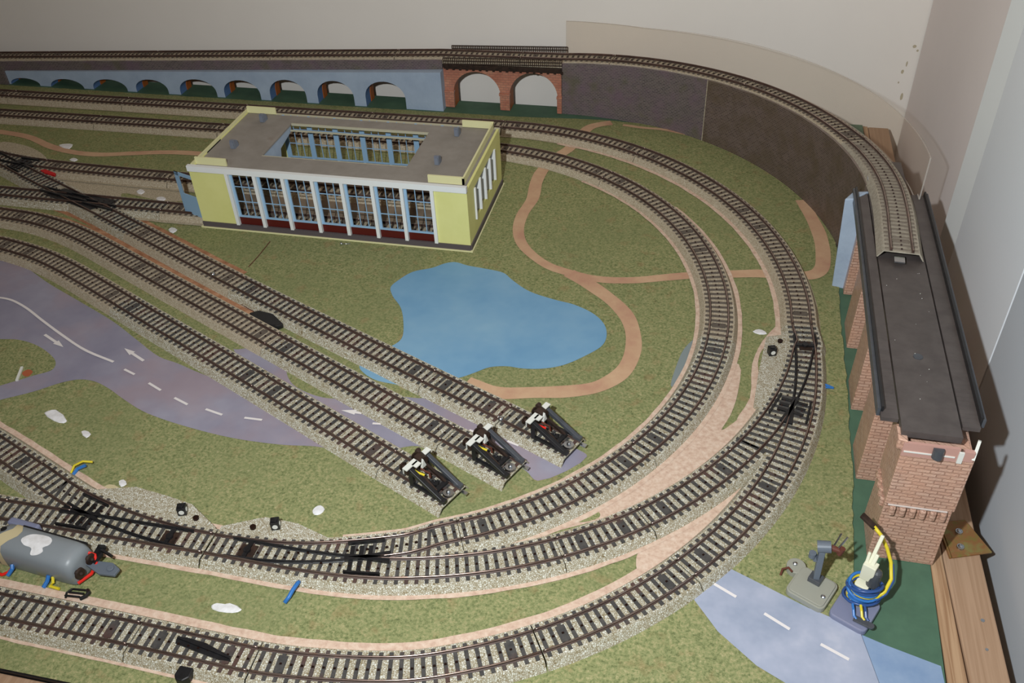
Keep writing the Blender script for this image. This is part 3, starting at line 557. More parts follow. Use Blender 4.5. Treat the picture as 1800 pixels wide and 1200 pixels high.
for s, l in zip(segA, LA):
    if l: section(s, 'speckled grey track section, '+l)
# cut() drops nothing here: segment 8 is the turnout's stretch on the outer loop
a0 = segA[8]
pM_r = pM
iM = min(range(len(pM)), key=lambda k: (pM[k].x-331)**2+(pM[k].y+165)**2)
turnout(a0, [a0[0]]+pM[2:iM+1], 'curved turnout on the outer loop with bright metal sleepers beside the gravel patch', -1,
        lantern=D['pts']['lant3'], dots=[D['pts']['dot3']], plate=[(352, -10), (372, -2), (372, -60), (352, -108), (343, -100), (346, -60)])
segM = cut(pM[iM:], [(268, -239), (212, -276)])
for s, l in zip(segM[:-1], ['middle curve beside the peach dirt wedge', 'middle curve above the narrow peach sliver']):
    section(s, 'speckled grey track section, '+l)
W2M = segM[-1][::-1]; W2B = None
segB = cut(pB, [(-697, 307), (-521, 309), (-341, 309.5), (-161, 309.8), ang((0, 0), 309.8, 86.4), ang((0, 0), 309.8, 56.4), ang((0, 0), 309.8, 26.4), ang((0, 0), 309.8, -3.6), ang((0, 0), 309.8, -33.6), ang((0, 0), 309.8, -63.4)])
LB = ['rear inner straight, furthest piece at the board end', 'rear inner straight furthest from the shed', 'rear inner straight above the brown footpath', 'rear inner straight hidden by the shed roof', 'rear inner straight behind the shed', 'inner curve crossed by the first footpath',
      'inner curve above the footpath junction', 'inner curve where the side footpath crosses', 'inner curve with the blue grey shading beside it', 'inner curve past the ends of the sidings']
for s, l in zip(segB[:-1], LB): section(s, 'speckled grey track section, '+l)
turnout(W2M, segB[-1][::-1], 'curved turnout with shiny rails below the buffer stops', 1, lantern=D['pts']['lant2'], dots=[D['pts']['dot2']],
        plate=[(-34, -304), (-6, -290), (20, -291), (50, -300), (75, -300), (75, -304), (20, -316), (-34, -318)])
i1 = min(range(len(pL1)), key=lambda k: (pL1[k].x+206)**2+(pL1[k].y+282)**2); i2 = min(range(len(pL2)), key=lambda k: abs(pL2[k].x+206))
jE = min(range(len(pL2)), key=lambda k: abs(pL2[k].x+35)); jE1 = min(range(len(pL1)), key=lambda k: abs(pL1[k].x+35))
turnout(pL2[i2:jE+1][::-1], pL1[i1:jE1+1][::-1], 'turnout with long gravel side plate beside the grey wagon body', -1, lantern=D['pts']['lant1'], dots=[D['pts']['dot1']],
        plate=[(-150, -290), (-118, -281), (-88, -285), (-66, -289), (-38, -306), (-38, -316), (-140, -302)])
section(pL1[:i1+1], 'speckled grey track section, curve climbing away from the turnout at the lower corner')
section(pL2[:i2+1], 'speckled grey track section, straight half hidden behind the grey wagon body')
# the three sidings
pS1 = path([(-560, 12.5), (-500, 13), (-461, 11.5), (-429, 5.5), (-396, -3), (-361, -16), (-322, -33.5), (-286, -50.5), (-217, -83.5), (-153, -113.5), (-66, -154.5), (12, -191.5), (84, -225.5), (127, -245.5)])
pS2 = path([(-600, 70), (-540, 70), (-502, 68), (-451, 63.3), (-405, 52), (-368, 38), (-330, 20.5), (-294, 3.3), (-256, -14.7), (-157, -61.5), (-45, -114), (52, -159), (128, -193.5), (167, -211.5)])
pS3 = path([(-526, 158.8), (-461, 128.3), (-376, 88.8), (-309, 56.5), (-199, 3.6), (-104, -40.5), (-20, -78), (80, -122.5), (146, -151.5), (207, -179.5)])
LS = {'S1': ['lowest siding, curve at the far end by the road', 'lowest siding, bend above the dashed road', 'lowest siding, straight crossing the grey road', 'lowest siding, straight leading to the front buffer stop', 'lowest siding, end piece under the front buffer stop'],
      'S2': ['middle siding, far end piece at the edge', 'middle siding, bend below the crossing', 'middle siding, straight beside the black cable cover', 'middle siding, straight between two road strips', 'middle siding, end piece under the middle buffer stop'],
      'S3': ['upper siding, straight just below the shed corner', 'upper siding, straight with a silver screw head on it', 'upper siding, straight running past the pond', 'upper siding, end piece under the upper buffer stop']}
for s, l in zip(cut(pS1, [(-430, 6), (-262, -62), (-74, -150.5), (67, -217.5)]), LS['S1']): section(s, 'speckled grey track section, '+l)
for s, l in zip(cut(pS2, [(-452, 63.3), (-262, -12), (-88, -94), (105, -183)]), LS['S2']): section(s, 'speckled grey track section, '+l)
segS3 = cut(pS3, [(-323, 63), (-160, -15), (70, -118), (146, -151.5)])
for s, l in zip(segS3[1:], LS['S3']): section(s, 'speckled grey track section, '+l)
# shed tracks, the top turnout and the double slip
pT7 = path([(-760, 113), (-640, 113), (-536, 113), (-425, 112), (-313, 110.8), (-200, 110.5), (-60, 110.5), (36, 110.5)])
pT6 = path([(-700, 237), (-650, 213), (-600, 195.5), (-560, 187), (-520, 183), (-456, 179.8), (-330, 178), (-200, 177.5), (-60, 177.5), (36, 177.5)])
sT7 = cut(pT7, [(-720, 113), (-537, 113), (-313, 110.8), (-200, 110.5), (-80, 110.5)])
for s, l in zip([sT7[1], sT7[3], sT7[4], sT7[5]], ['straight entering the double slip from the far side', 'short straight running into the open shed door', 'front track inside the shed, first half', 'front track inside the shed, second half']):
    section(s, 'speckled grey track section, '+l)
sT6 = cut(pT6, [(-520, 183), (-340, 178), (-200, 177.5), (-80, 177.5)])
for s, l in zip(sT6[1:], ['straight along the brown footpath towards the shed', 'rear shed track entering the rear door', 'rear track inside the shed, first half', 'rear track inside the shed, second half']):
    section(s, 'speckled grey track section, '+l)
pT9 = path([(-700, 240.5), (-640, 212.5), (-580, 184.5), (-526, 158.8)])
turnout(sT6[0], pT9, 'turnout at the far upper corner feeding the shed tracks', -1)
# double slip: two crossing roadbeds with a dark middle
def crossing(P, Q, label):
    c = P[len(P)//2]; t = thing('double_slip', label, 'model turnout', (c.x, c.y, 0)); P = resample(P, 3); Q = resample(Q, 3)
    b = MB(); b.sweep(frames(P), BED[::-1]); b.sweep([(x, y, z-.05, tx, ty) for x, y, z, tx, ty in frames(Q)], BED[::-1])
    cx, cy = -425, 112
    for R_, first in ((P, True), (Q, False)):
        for (x, y, z, tx, ty) in along(R_, PITCH):
            if first or dist_to(P, x, y) > 20: sl_box(b, x, y, z, tx, ty, -12.6, 12.6)
            stud(b, x, y, z, tx, ty)
    b.build('roadbed', ['ballast', 'sleeper', 'stud'], t)
    for R_ in (P, Q):
        for o in (-G, G):
            rail_obj([p for p in R_], o, t)
    bb = MB(); bb.prism([(cx-46, cy+2), (cx-30, cy+19), (cx+4, cy+10), (cx+48, cy+3), (cx+46, cy-5), (cx+26, cy-22), (cx-6, cy-10)], 6.8, 7.9); bb.build('centre_plate', 'black', t)
    for dx, dy, a in ((-34, 8, -.2), (34, -10, -.2), (-6, 3, -.22)):
        bb = MB()
        for o in (-4, 4): bb.bar((cx+dx-22, cy+dy+o+5, 8.7), (cx+dx+22, cy+dy+o-5, 8.7), 1.6, 2.4)
        bb.build('slip_blade', 'black', t)
crossing(sT7[2], segS3[0], 'dark double slip crossing where four tracks meet before the shed')
# upper line on the viaduct
def vz(x): return 64.3+.05*(x+78) if x < -78 else 64.3+(x+78)*.0102
def uz(s):    # s = distance along from x = 88
    return 64+0.05*s if s < 0 else 64+0.058*s
U = []
for x in range(-860, 88, 20): U.append((x, 450+.012*(x-88), vz(x)-5))
for k in range(0, 31): a = math.radians(90-3*k); U.append((88+360*math.cos(a), 90+360*math.sin(a), 61+.053*360*math.radians(3*k)+max(0, k-22)*5.8/8))
U += [(447.4, 55, 99.4), (445.5, 20, 101.6), (443.4, -17, 103.8)]
pU = resample(catmull(U, False, 3), 2)
sU = cut(pU, [(-680, 441), (-500, 443), (-320, 445), (-140, 447), (30, 450), ang((88, 90), 360, 80), ang((88, 90), 360, 50), ang((88, 90), 360, 20)])
LU = ['elevated line above the first two blue arches', 'elevated line above the dark third and fourth arches', 'elevated line above the middle arches', 'elevated line above the last blue arches', 'elevated line between the bridge railings', 'elevated curve end next to the bridge', 'elevated curve at the clear sheet, first piece', 'elevated curve in front of the clear sheet, second piece', 'dusty elevated track with its open end on the brown deck']
for i, (s, l) in enumerate(zip(sU, LU)): section(s, 'speckled grey track section, '+l if i < 8 else 'beige dusty track section, '+l, old=(i == 8))
e = sU[-1][-1]
b = MB(); b.box((e.x-1.5, e.y-5, e.z+3), (8, 9, 1.2), rz=-.06); tag(b.build('contact_tongue', 'silver'), 'small bent metal tongue sticking out under the open track end', 'contact')

# printed dirt bands beside the tracks
def band(P, o0, o1, m, z=None, name='dirt_band'):
    F = frames(resample(P, 5)); b = MB(); z = nz() if z is None else z; vs = []
    for x, y, _, tx, ty in F:
        j = .7*noise.noise(Vector((x*.06, y*.06, 2)))
        vs += [(x-ty*o0, y+tx*o0, z), (x-ty*(o1+j), y+tx*(o1+j), z)]
    fs = [(2*i, 2*i+1, 2*i+3, 2*i+2) for i in range(len(F)-1)]
    if o1 > o0: fs = [f[::-1] for f in fs]
    b.add(vs, fs); return b.build(name, m, board)
def part(P, f): return [p for p in P if f(p)]
loopA = part(pA, lambda p: p.y > 60); lowA = part(pA, lambda p: p.y < -175)
band(loopA, -16, -20, 'gravelflat'); band(part(pA, lambda p: p.x > 100 and p.y > -20), -17, -22, 'peach')
band(part(pA, lambda p: p.y > -20), 16, 17.8, 'gravelflat'); band(lowA, -17, -23.5, 'peach'); band(part(pA, lambda p: p.y < -175 and p.x < 30), 17, 19.6, 'peach')
band(pB, -16, -18, 'gravelflat'); band(part(pB, lambda p: p.x > 150), -17, -21, 'peach'); band(part(pB, lambda p: p.x > 150 and p.y < 200), 17, 21.5, 'peach')
band(part(pB, lambda p: p.y < -200 and p.x > 60), -17, -20.5, 'peach')
band(pL2+pM[::-1][4:205], -17, -21, 'peach'); band(pL1, 17, 22, 'peach')
band(pS3[60:-210], 17, 23, 'peachdark'); band(pS2[:200], 17, 21, 'peachdark')
band(pT6[90:], -17, -21, 'gravelflat'); band(pT7[200:], -17, -22, 'gravelflat')

# ------------------------------------------------------------------ things beside the tracks
def buffer_stop(end, back, label, wires):
    """stands on the last centimetres of a siding; end = track end, back = a point towards the open line"""
    e = Vector((*end, 0)); t = (e-Vector((*back, 0))).normalized(); q = Vector((-t.y, t.x, 0)); Z = Vector((0, 0, 1)); o = e-t*33+Z*7
    W = lambda a, s_, h: tuple(o+t*a+q*s_+Z*h)
    T = thing('buffer_stop', label, 'buffer stop', W(0, 0, 0), 'buffer stops at the siding ends')
    for s_ in (-1, 1):
        b = MB(); b.bar(W(0, s_*9.5, 17), W(30, s_*9.5, 2.5), 3.4, 3.6); b.bar(W(26, s_*9.5, 3), W(33, s_*9.5, 2.6), 4.2, 3.2); b.build('strut', 'lead' if s_ > 0 else 'black', T, bevel=.4)
    for s_ in (-1, 1):
        b = MB(); b.bar(W(0, s_*9.5, 1.2), W(0, s_*9.5, 18), 3.6, 3.4); b.bar(W(-1, s_*9.5, 2), W(30, s_*9.5, 2), 2.8, 2.4); b.build('upright', 'black', T, bevel=.3)
    for s_ in (-1, 1):
        b = MB(); b.bar(W(2, s_*4.5, 13), W(21, s_*5.5, 3), 2.0, 2.2); b.build('inner_strut', 'blackbrown', T)
    b = MB(); b.bar(W(20, -10, 3.2), W(20, 10, 3.2), 3.2, 2.2); b.build('cross_bar', 'black', T)
    b = MB(); b.bar(W(-1.5, -13.5, 16.5), W(-1.5, 13.5, 16.5), 3.2, 5.0); beam = b.build('buffer_beam', 'blackbrown', T, bevel=.3)
    b = MB()
    for s0, s1 in ((-13.8, -1.2), (6.6, 13.8)): b.bar(W(-1.8, s0, 19.4), W(-1.8, s1, 19.4), 4.6, .8)
    b.bar(W(-3.6, -13.8, 16.6), W(-3.6, -7.6, 16.6), .7, 5.2); b.bar(W(1.5, -7, 19.4), W(1.5, -1.4, 19.4), 5, .8)
    b.build('white_stripe', 'white', beam)
    for s_ in (-8.5, 4.5):
        b = MB(); b.cyl(W(-2, s_, 14.5), W(-8.5, s_, 14.5), 1.7, n=12); b.cyl(W(-8.5, s_, 14.5), W(-9.8, s_, 14.5), 3.6, 3.2, n=18); b.build('buffer', 'blackbrown', T)
    b = MB(); b.cyl(W(-4, 4, 17), W(2.5, 3, 17), 4.6, 4.2, n=18); b.cyl(W(-6.5, 5.5, 20), W(-4.5, 5.5, 23), 2.0, n=12); b.build('lamp_housing', 'blackbrown', T)
    b = MB(); b.add([W(2.6, -1.5, 14), W(2.6, 3.2, 14), W(2.6, .8, 22), W(4.4, -1.5, 14), W(4.4, 3.2, 14), W(4.4, .8, 22)], [(0, 2, 1), (3, 4, 5), (0, 1, 4, 3), (1, 2, 5, 4), (2, 0, 3, 5)]); b.build('white_marker', 'white', T)
    b = MB(); b.tube([W(3, -2, 14), W(6, -1, 12), W(8, 1.5, 9), W(9, 1, 5)], .8); b.build('wire', 'brownwire', T)
    b = MB(); b.tube([W(1, -6.5, 14), W(4, -5.5, 12.5), W(8, -3.5, 11)], 1.0); b.build('wire', wires, T)
    b = MB(); b.cyl(W(27.5, 0, .3), W(27.5, 0, 1.6), 4.6, 4.0, n=18); b.ball(W(27.5, 0, 2.0), 1.7); b.build('screw', 'silver', T)
    b = MB(); b.bar(W(23.5, -6, .9), W(23.5, 6, .9), .9, .8); b.build('contact_strip', 'silver', T)
    b = MB(); b.box(W(14, 0, 2), (6, 5, 3)); b.ball(W(13, 1, 4), 1.1); b.build('bulb_holder', 'black', T)
    b = MB(); b.box(W(35.5, 9, -2), (5, 3, 1.2), rz=math.atan2(t.y, t.x)); b.build('coupling_clip', 'silver', T)
buffer_stop((127, -245.5), (84, -225.5), 'black and white buffer stop ending the lowest siding', 'yellowwire')
buffer_stop((167, -211.5), (128, -193.5), 'black and white buffer stop ending the middle siding', 'yellowwire')
buffer_stop((207, -179.5), (146, -151.5), 'black and white buffer stop ending the upper siding by the pond', 'redwire')

x, y = D['pts']['cover']; b = MB()
b.prism([(x-20, y+6), (x-12, y+12), (x+4, y+9), (x+20, y-4), (x+15, y-9), (x+2, y-9), (x-12, y-2)], 0.6, 6.5)
tag(b.build('cable_cover', 'lead', bevel=1.5), 'dark grey flat cover with thin wires between the upper sidings', 'cover')
bpy.data.objects['cable_cover'].data.materials[0] = M['black']
for k, l in (('wireA', 'thin brown wire between the sidings on the far side of the cover'), ('wireB', 'thin dark wire running from the cover down between the sidings'), ('wireC', 'thin dark wire crossing the grass below the shed')):
    b = MB(); b.tube([(p.x, p.y, .75) for p in resample(catmull(D[k], False, 6), 3)], .45, 6); tag(b.build('wire', 'brownwire'), l, 'wire')
for k, l in (('screw1', 'shiny silver screw head on the siding below the shed'), ('screw2', 'shiny silver screw head near the upper buffer stop')):
    x, y = D['pts'][k]; b = MB(); b.cyl((x, y, 6.4), (x, y, 8.4), 1.2); b.ball((x, y, 9.2), 2.6, 14, sz=.8); b.ball((x-2.6, y+2.8, 8.3), 1.2, 8); tag(b.build('screw', 'silver', smooth=True), l, 'screw')
x, y = D['pts']['nub']; b = MB(); b.ball((x, y, 1.6), 1.6); b.bar((x, y, 1), (x+9, y+3, .8), .8, .8); tag(b.build('pin', 'silver', smooth=True), 'tiny silver pin lying against the foot of the shed', 'pin')
x, y = D['pts']['uncl']
P_ = [(-21, 5), (-14, 6), (0, 4.6), (20, -1.2), (22, -4.5), (14, -5), (-2, -2.6), (-20, .5)]
b = MB(); b.prism([(x+a, y+c) for a, c in P_], 6.8, 7.6); b.bar((x-20, y+4.6, 8.2), (x+21, y-2.6, 8.2), 1.5, 1.6); o = b.build('uncoupling_ramp', 'black'); tag(o, 'black curved uncoupling ramp lying between the front rails', 'ramp')
x, y = D['pts']['knob']; b = MB(); b.prism([(x-5, y+4), (x-5.5, y-3), (x-3, y-6), (x+2, y-6), (x+5, y-3), (x+5, y+4)], 1.2, 7); tag(b.build('lever_knob', 'black', bevel=1), 'black lever knob at the edge of the front track', 'knob')
x, y = D['pts']['blue']; b = MB(); b.tube([(x+1, y+8, 3), (x+1.5, y+4, 6), (x, y-1, 5), (x-1, y-6, 3.5), (x-3, y-10, 1.5)], 1.5, 8); tag(b.build('wire_loop', 'bluewire', smooth=True), 'bright blue wire stub lying across the peach verge below the turnout', 'wire')
x, y = D['pts']['wyb']; 
t = thing('wire_stub', 'short yellow and blue wire arch beside the lower corner turnout', 'wire', (x, y, 0))
b = MB(); b.tube([(x-7, y-7, .5), (x-6, y, 5), (x, y+4, 7), (x+7, y+6, 5.5)], .9); b.build('wire', 'yellowwire', t)
b = MB(); b.tube([(x-5, y-8, .5), (x-3, y-1, 3), (x+3, y+2, 5)], 1.4); b.build('wire', 'bluewire', t)
x, y = D['pts']['blue2']; b = MB(); b.tube([(x-5, y+1, .8), (x, y+1.5, 2), (x+6, y, .8)], 1.1); b.tube([(x-5, y-2, .8), (x+1, y-1, 1.6), (x+6, y, .8)], .9); tag(b.build('wire_stub', 'bluewire'), 'small blue wire end beside the outer turnout', 'wire')

# ------------------------------------------------------------------ grey wagon body lying beside the turnout
t = thing('wagon_body', 'grey rounded wagon body with white paint splash lying beside the turnout', 'model wagon', (-146, -356, 0))
ang_ = -.10; ca, sa = math.cos(ang_), math.sin(ang_)
Wb = lambda a, s_, h: (-146+ca*a-sa*s_, -355.5+sa*a+ca*s_, h)
prof = [(-11, .6), (-12, 3), (-12.6, 13), (-12, 19), (-9.5, 22.6), (-5, 24), (0, 24.6), (5, 24), (9.5, 22.6), (12, 19), (12.6, 13), (12, 3), (11, .6)]
b = MB(); st = [(-37, .72), (-36, .88), (-31, .98), (-25, 1), (24, 1), (30, .97), (33.5, .88), (34.5, .7)]; n = len(prof); vs = []
for a, k in st: vs += [Wb(a, s_*k, .6+(h-.6)*k) for s_, h in prof]
b.add(vs, [(i*n+j, (i+1)*n+j, (i+1)*n+(j+1) % n, i*n+(j+1) % n) for i in range(len(st)-1) for j in range(n)]+[tuple(range(n)), tuple((len(st)-1)*n+j for j in range(n-1, -1, -1))])
shell = b.build('shell', 'body', t, smooth=True)
b = MB(); vs = []; m_ = [(-27, 0), (-19, 0)]
for q_ in (0, 1):
    for s_, h in prof[1:-1]: vs.append(Wb((-29+9*q_)+4*math.sin(s_*.25+q_), s_*1.012, h+.18))
k = len(prof)-2; b.add(vs, [(i, k+i, k+i+1, i+1) for i in range(k-1)]); b.build('ochre_band', 'tan', shell, smooth=True)
b = MB(); pp = [(-14, -2), (-11, 5), (-4, 8), (4, 8), (8, 5), (9, 0), (6, -4), (8, -7), (5, -11), (0, -12), (-2, -7), (-9, -6)]
def onshell(a, s_):
    for (p0, h0), (p1, h1) in zip(prof, prof[1:]):
        if p0 <= s_ <= p1: return h0+(h1-h0)*(s_-p0)/max(p1-p0, 1e-6)
    return 26
pc = [(p.x, p.y) for p in catmull(pp, True, 4)]
vs = [Wb(a+2, s_*.8, onshell(a, s_*.8)+.35) for a, s_ in pc]+[Wb(-1+2, -1, onshell(0, -1)+.6)]; k = len(pc)
vs2 = [Wb(a*.5+2, s_*.4, onshell(a, s_*.4)+.45) for a, s_ in pc]
b.add(vs[:k]+vs2+[vs[k]], [(i, k+i, k+(i+1) % k, (i+1) % k) for i in range(k)]+[(k+i, 2*k, k+(i+1) % k) for i in range(k)]); b.build('paint_splash', 'plaster', shell)
b = MB(); b.bar(Wb(-22, 10, 21), Wb(30, 12.5, 17), 2.4, 2.4); b.build('side_rod', 'black', t)
b = MB(); b.box(Wb(-28, 15, 10), (26, 6, 16), rz=ang_); b.build('end_panel', 'greyblue', t, bevel=1.5)
for s_, h in ((-7, 12), (5, 13)):
    b = MB(); b.cyl(Wb(33, s_, h), Wb(37, s_, h), 1.8, n=14); b.cyl(Wb(37, s_, h), Wb(38.6, s_, h), 4.2, 3.8, n=20); b.ball(Wb(38.8, s_, h), 1.6, 10); b.build('buffer', 'blackbrown', t, smooth=False)
b = MB(); b.prism([Wb(33, 6, 0)[:2], Wb(52, 9, 0)[:2], Wb(60, 6, 0)[:2], Wb(60, 0, 0)[:2], Wb(48, -2, 0)[:2], Wb(34, 2, 0)[:2]], 7.2, 9.6); b.cyl(Wb(54, 4, 9.6), Wb(54, 4, 11), 2.6); b.build('coupling_plate', 'slate', t, bevel=.5)
b = MB(); b.bar(Wb(36, 10, 8), Wb(40, 16, 15), 3.6, 5); b.bar(Wb(38, 14, 14), Wb(50, 12, 12), 1.6, 2); b.bar(Wb(42, 12, 12), Wb(40, 4, 10), 1.6, 2); b.build('bracket', 'black', t)
b = MB()
for r_ in (0, 3.6, 7.2): b.bar(Wb(33, -14-r_, 1.6+r_*.3), Wb(44, -12-r_, 1.6+r_*.3), 1.1, 1.1)
b.tube([Wb(33, -14, 2), Wb(31, -18, 1.6), Wb(33, -21.5, 1.4)], .8); b.tube([Wb(44, -12, 2), Wb(47, -14, 3), Wb(47, -17, 3), Wb(44, -19.5, 2)], 1.4); b.build('coupling_hook', 'black', t)
b = MB(); b.tube([Wb(34, 8, 15), Wb(38, 9, 13), Wb(41, 5, 9), Wb(40, -1, 5), Wb(37, -6, 4), Wb(35, -10, 3.5)], 1.2); b.build('wire', 'redwire', t)
b = MB(); b.tube([Wb(-32, -11, 6), Wb(-35, -15, 3), Wb(-31, -19, 2), Wb(-24, -19, 2), Wb(-20, -16, 3), Wb(-19, -12, 5)], 1.2); b.build('wire', 'redwire', t)
b = MB(); b.tube([Wb(-19, -12, 7), Wb(-18, -14, 5), Wb(-20, -18, 1.5)], 1.5); b.build('wire', 'bluewire', t)
b = MB(); b.tube([Wb(13, -12, 7), Wb(13, -15, 4), Wb(12, -19, 1.5)], 1.5); b.build('wire', 'bluewire', t)
b = MB(); b.tube([Wb(16, -12, 6), Wb(18, -15, 4), Wb(16, -17, 2), Wb(24, -17, 2)], 1.1); b.build('wire', 'yellowwire', t)
b = MB()
for a, s_ in ((-32, 3), (-33, -5)): b.cyl(Wb(a, s_, 24), Wb(a, s_, 22), 2.2)
b.build('porthole', 'black', shell)

# ------------------------------------------------------------------ engine shed
FX0, FX1, FY0, FY1, H = -254, 52, 90, 232, 73.5
RZ = 70.2
shed = thing('engine_shed', 'long yellow flat-roofed engine shed with tall blue-barred windows', 'model building', (-101, 161, 0))
b = MB(); b.box((-101, 161, .9), (FX1-FX0+5, FY1-FY0+5, 1.4)); b.build('base_plate', 'yellowdeep', shed)
b = MB()
for c, d in (((-101, FY0-.3, 4.2), (306, 2.2, 6.4)), ((FX1+.3, 161, 4.2), (2.2, 142, 6.4)), ((-101, FY1+.3, 4.2), (306, 2.2, 6.4))): b.box(c, d)
b.build('plinth', 'plinth', shed)
b = MB(); b.box((-101, 161, 2), (302, 138, .8)); b.build('shed_floor', 'intfloor', shed)
T_ = 2.6
def wallp(name, boxes, m='yellowwall'):
    b = MB()
    for x0, x1, y0, y1, z0, z1 in boxes: b.box(((x0+x1)/2, (y0+y1)/2, (z0+z1)/2), (x1-x0, y1-y0, z1-z0))
    return b.build(name, m, shed)
wallp('front_wall', [(FX0, -212, FY0, FY0+T_, 7.4, H-5)]); wallp('front_wall', [(17, FX1, FY0, FY0+T_, 7.4, H-5)])
wallp('rear_wall', [(FX0, -212, FY1-T_, FY1, 7.4, H-5)]); wallp('rear_wall', [(17, FX1, FY1-T_, FY1, 7.4, H-5)])
# end wall with four tall slit windows
ys = [116, 137.5, 159, 180.5, 202]; E_ = []
z0, z1 = 23, 60
E_ += [(FX1-T_, FX1, FY0+T_+.02, 115, 7.4, H-2), (FX1-T_, FX1, 208, FY1-T_-.02, 7.4, H-2), (FX1-T_, FX1, 115, 208, 7.4, z0), (FX1-T_, FX1, 115, 208, z1, H-2)]
wallp('end_wall', E_)
for i in range(5):
    b = MB(); b.box((FX1-3.2, 117.5+i*21.3, 41.5), (9.6, 2.6, 36.8)); b.build('window_fin', 'trimwhite', shed)
b = MB(); b.box((FX1-8.4, 161.5, 41.5), (.8, 93, 37)); b.build('end_window', 'slate', shed)
# door end: two openings with a leaf swung open
wallp('door_wall', [(FX0, FX0+T_, FY0+T_+.02, 93, 7.4, H-2), (FX0, FX0+T_, 128, 160, 2, H-2), (FX0, FX0+T_, 196, FY1-T_-.02, 7.4, H-2), (FX0, FX0+T_, 93, 196, 60, H-2)])
for yy, l in ((92, 0),):
    b = MB(); x0, x1 = FX0-30, FX0-1; y0_ = yy+3 if l == 0 else yy
    sl = 14/30.0
    def dp(x, z): return (x, y0_+ (FX0-x)*.35, z)
    for (xa, xb, za, zb) in ((x0, x1, 3, 32), (x0, x0+6, 32, 58), (x1-3, x1, 32, 58), (x0, x1, 54, 58)):
        v = [dp(xa, za), dp(xb, za), dp(xb, zb), dp(xa, zb)]; b.add(v+[(p[0], p[1]+1.2, p[2]) for p in v], [(0, 1, 2, 3), (7, 6, 5, 4), (0, 4, 5, 1), (1, 5, 6, 2), (2, 6, 7, 3), (3, 7, 4, 0)])
    dd = b.build('door', 'bluetrim', shed)
# the glazed sides: posts, beam, bars, maroon panels
post = [-210.3, -178.6, -146.6, -113.6, -81.2, -48.2, -16.7, 15.6]
for side_, (yf, s_) in enumerate(((FY0, -1), (FY1, 1))):
    for i, px_ in enumerate(post):
        b = MB(); hh = H if side_ == 0 else RZ-1.5; b.box((px_, yf-s_*.2+s_*.4, (7.4+hh)/2), (3.6, 4.2, hh-7.4)); b.build('window_post', 'trimwhite' if side_ == 0 else 'bluetrim', shed)
    for i in range(7):
        xa, xb = post[i]+1.8, post[i+1]-1.8; w_ = xb-xa; yy = yf-s_*2.0
        b = MB(); b.box(((xa+xb)/2, yy, 12), (w_, 1.2, 9.4)); b.build('maroon_panel', 'maroon', shed)
        b = MB(); b.box(((xa+xb)/2, yy-s_*-.4, 17.4), (w_, 2, 1.6)); b.box((xa+1.4, yy, 44.5), (2.8, 1.4, 53))
        for k in range(1, 3): b.box((xa+2.8+(w_-2.8)*k/3, yy, 44.5), (.75, 1, 53))
        for z_ in (35.5, 53.5): b.box(((xa+xb)/2, yy, z_), (w_, .9, .8))
        wf = b.build('window', 'bluetrim', shed)
b = MB(); b.box((-101, FY0-.2, H-.6), (FX1-FX0+.6, 4.4, 6.4)); b.build('fascia', 'trimwhite', shed)
b = MB(); b.box((-101, FY1+.2, RZ-1.6), (FX1-FX0+.6, 4.4, 4.4)); b.build('fascia', 'cream', shed)
# roof with the big cut-out
OX0, OX1, OY0, OY1 = -188.5, -24, 131, 212
b = MB()
for x0, x1, y0, y1 in ((FX0+2, OX0, FY0+2, FY1-2), (OX1, FX1-2, FY0+2, FY1-2), (OX0, OX1, FY0+2, OY0), (OX0, OX1, OY1, FY1-2)): b.box(((x0+x1)/2, (y0+y1)/2, RZ-.5), (x1-x0, y1-y0, 1.6))
b.build('flat_roof', 'roof', shed)
for x0, x1, y0, y1, h in ((FX0+.2, FX0+2.2, FY0+6, FY1, 5), (FX0+2, -216, 103, 105, 9), (8, FX1-6, 103, 105, 9), (FX0+2, -216, FY1-2, FY1, 9), (10, FX1-6, FY1-2, FY1, 9), (FX1-8, FX1-6, 103, FY1, 8)):
    b = MB(); b.box(((x0+x1)/2, (y0+y1)/2, RZ+h/2-2.4), (x1-x0, y1-y0, h+3.8)); b.build('parapet', 'yellowdeep', shed)
b = MB()
for yy in (OY0+.8, OY1-.8): b.box(((OX0+OX1)/2, yy, RZ-1), (OX1-OX0, 1.4, 2.6))
b.box(((OX0+OX1)/2, 206, RZ-6), (OX1-OX0, 1.4, 1.6))
b.build('roof_opening_frame', 'cream', shed)
b = MB()
b.add([(OX0-1, OY0+2, 68.5), (OX0-1, OY1-2, 68.5), (OX0-1, OY1-2, 62), (OX0-1, OY0+46, 56), (OX0-1, OY0+38, 24), (OX0-1, OY0+26, 24), (OX0-1, OY0+30, 52), (OX0-1, OY0+2, 63)], [(0, 7, 6, 3, 2, 1), (6, 5, 4, 3)])
b2 = MB(); n_ = len(b.v); b2.add(b.v+[(v[0]-1.4, v[1], v[2]) for v in b.v], [b.f[0], b.f[1], tuple(i+n_ for i in b.f[0][::-1]), tuple(i+n_ for i in b.f[1][::-1])]+[(i, (i+1) % n_, n_+(i+1) % n_, n_+i) for i in range(n_)]); b2.build('roof_truss', 'bluepaint', shed)
for x, y in ((-226, 146), (-222, 213), (11, 211), (8, 144)):
    b = MB(); pr = [(0, 0), (9, 0), (9, 3), (7.5, 7), (4, 9.5), (0, 10)]; w2 = 2.6
    vs = [(x-1.5+w_, y-4+a, RZ+h) for w_ in (-w2, w2) for a, h in pr]; k = len(pr)
    b.add(vs, [tuple(range(k)), tuple(range(2*k-1, k-1, -1))]+[(i, k+i, k+(i+1) % k, (i+1) % k) for i in range(k)])
    b.box((x-1.5, y-5, RZ+5), (4.2, 1, 8)); b.build('roof_vent', 'ventgrey', shed)
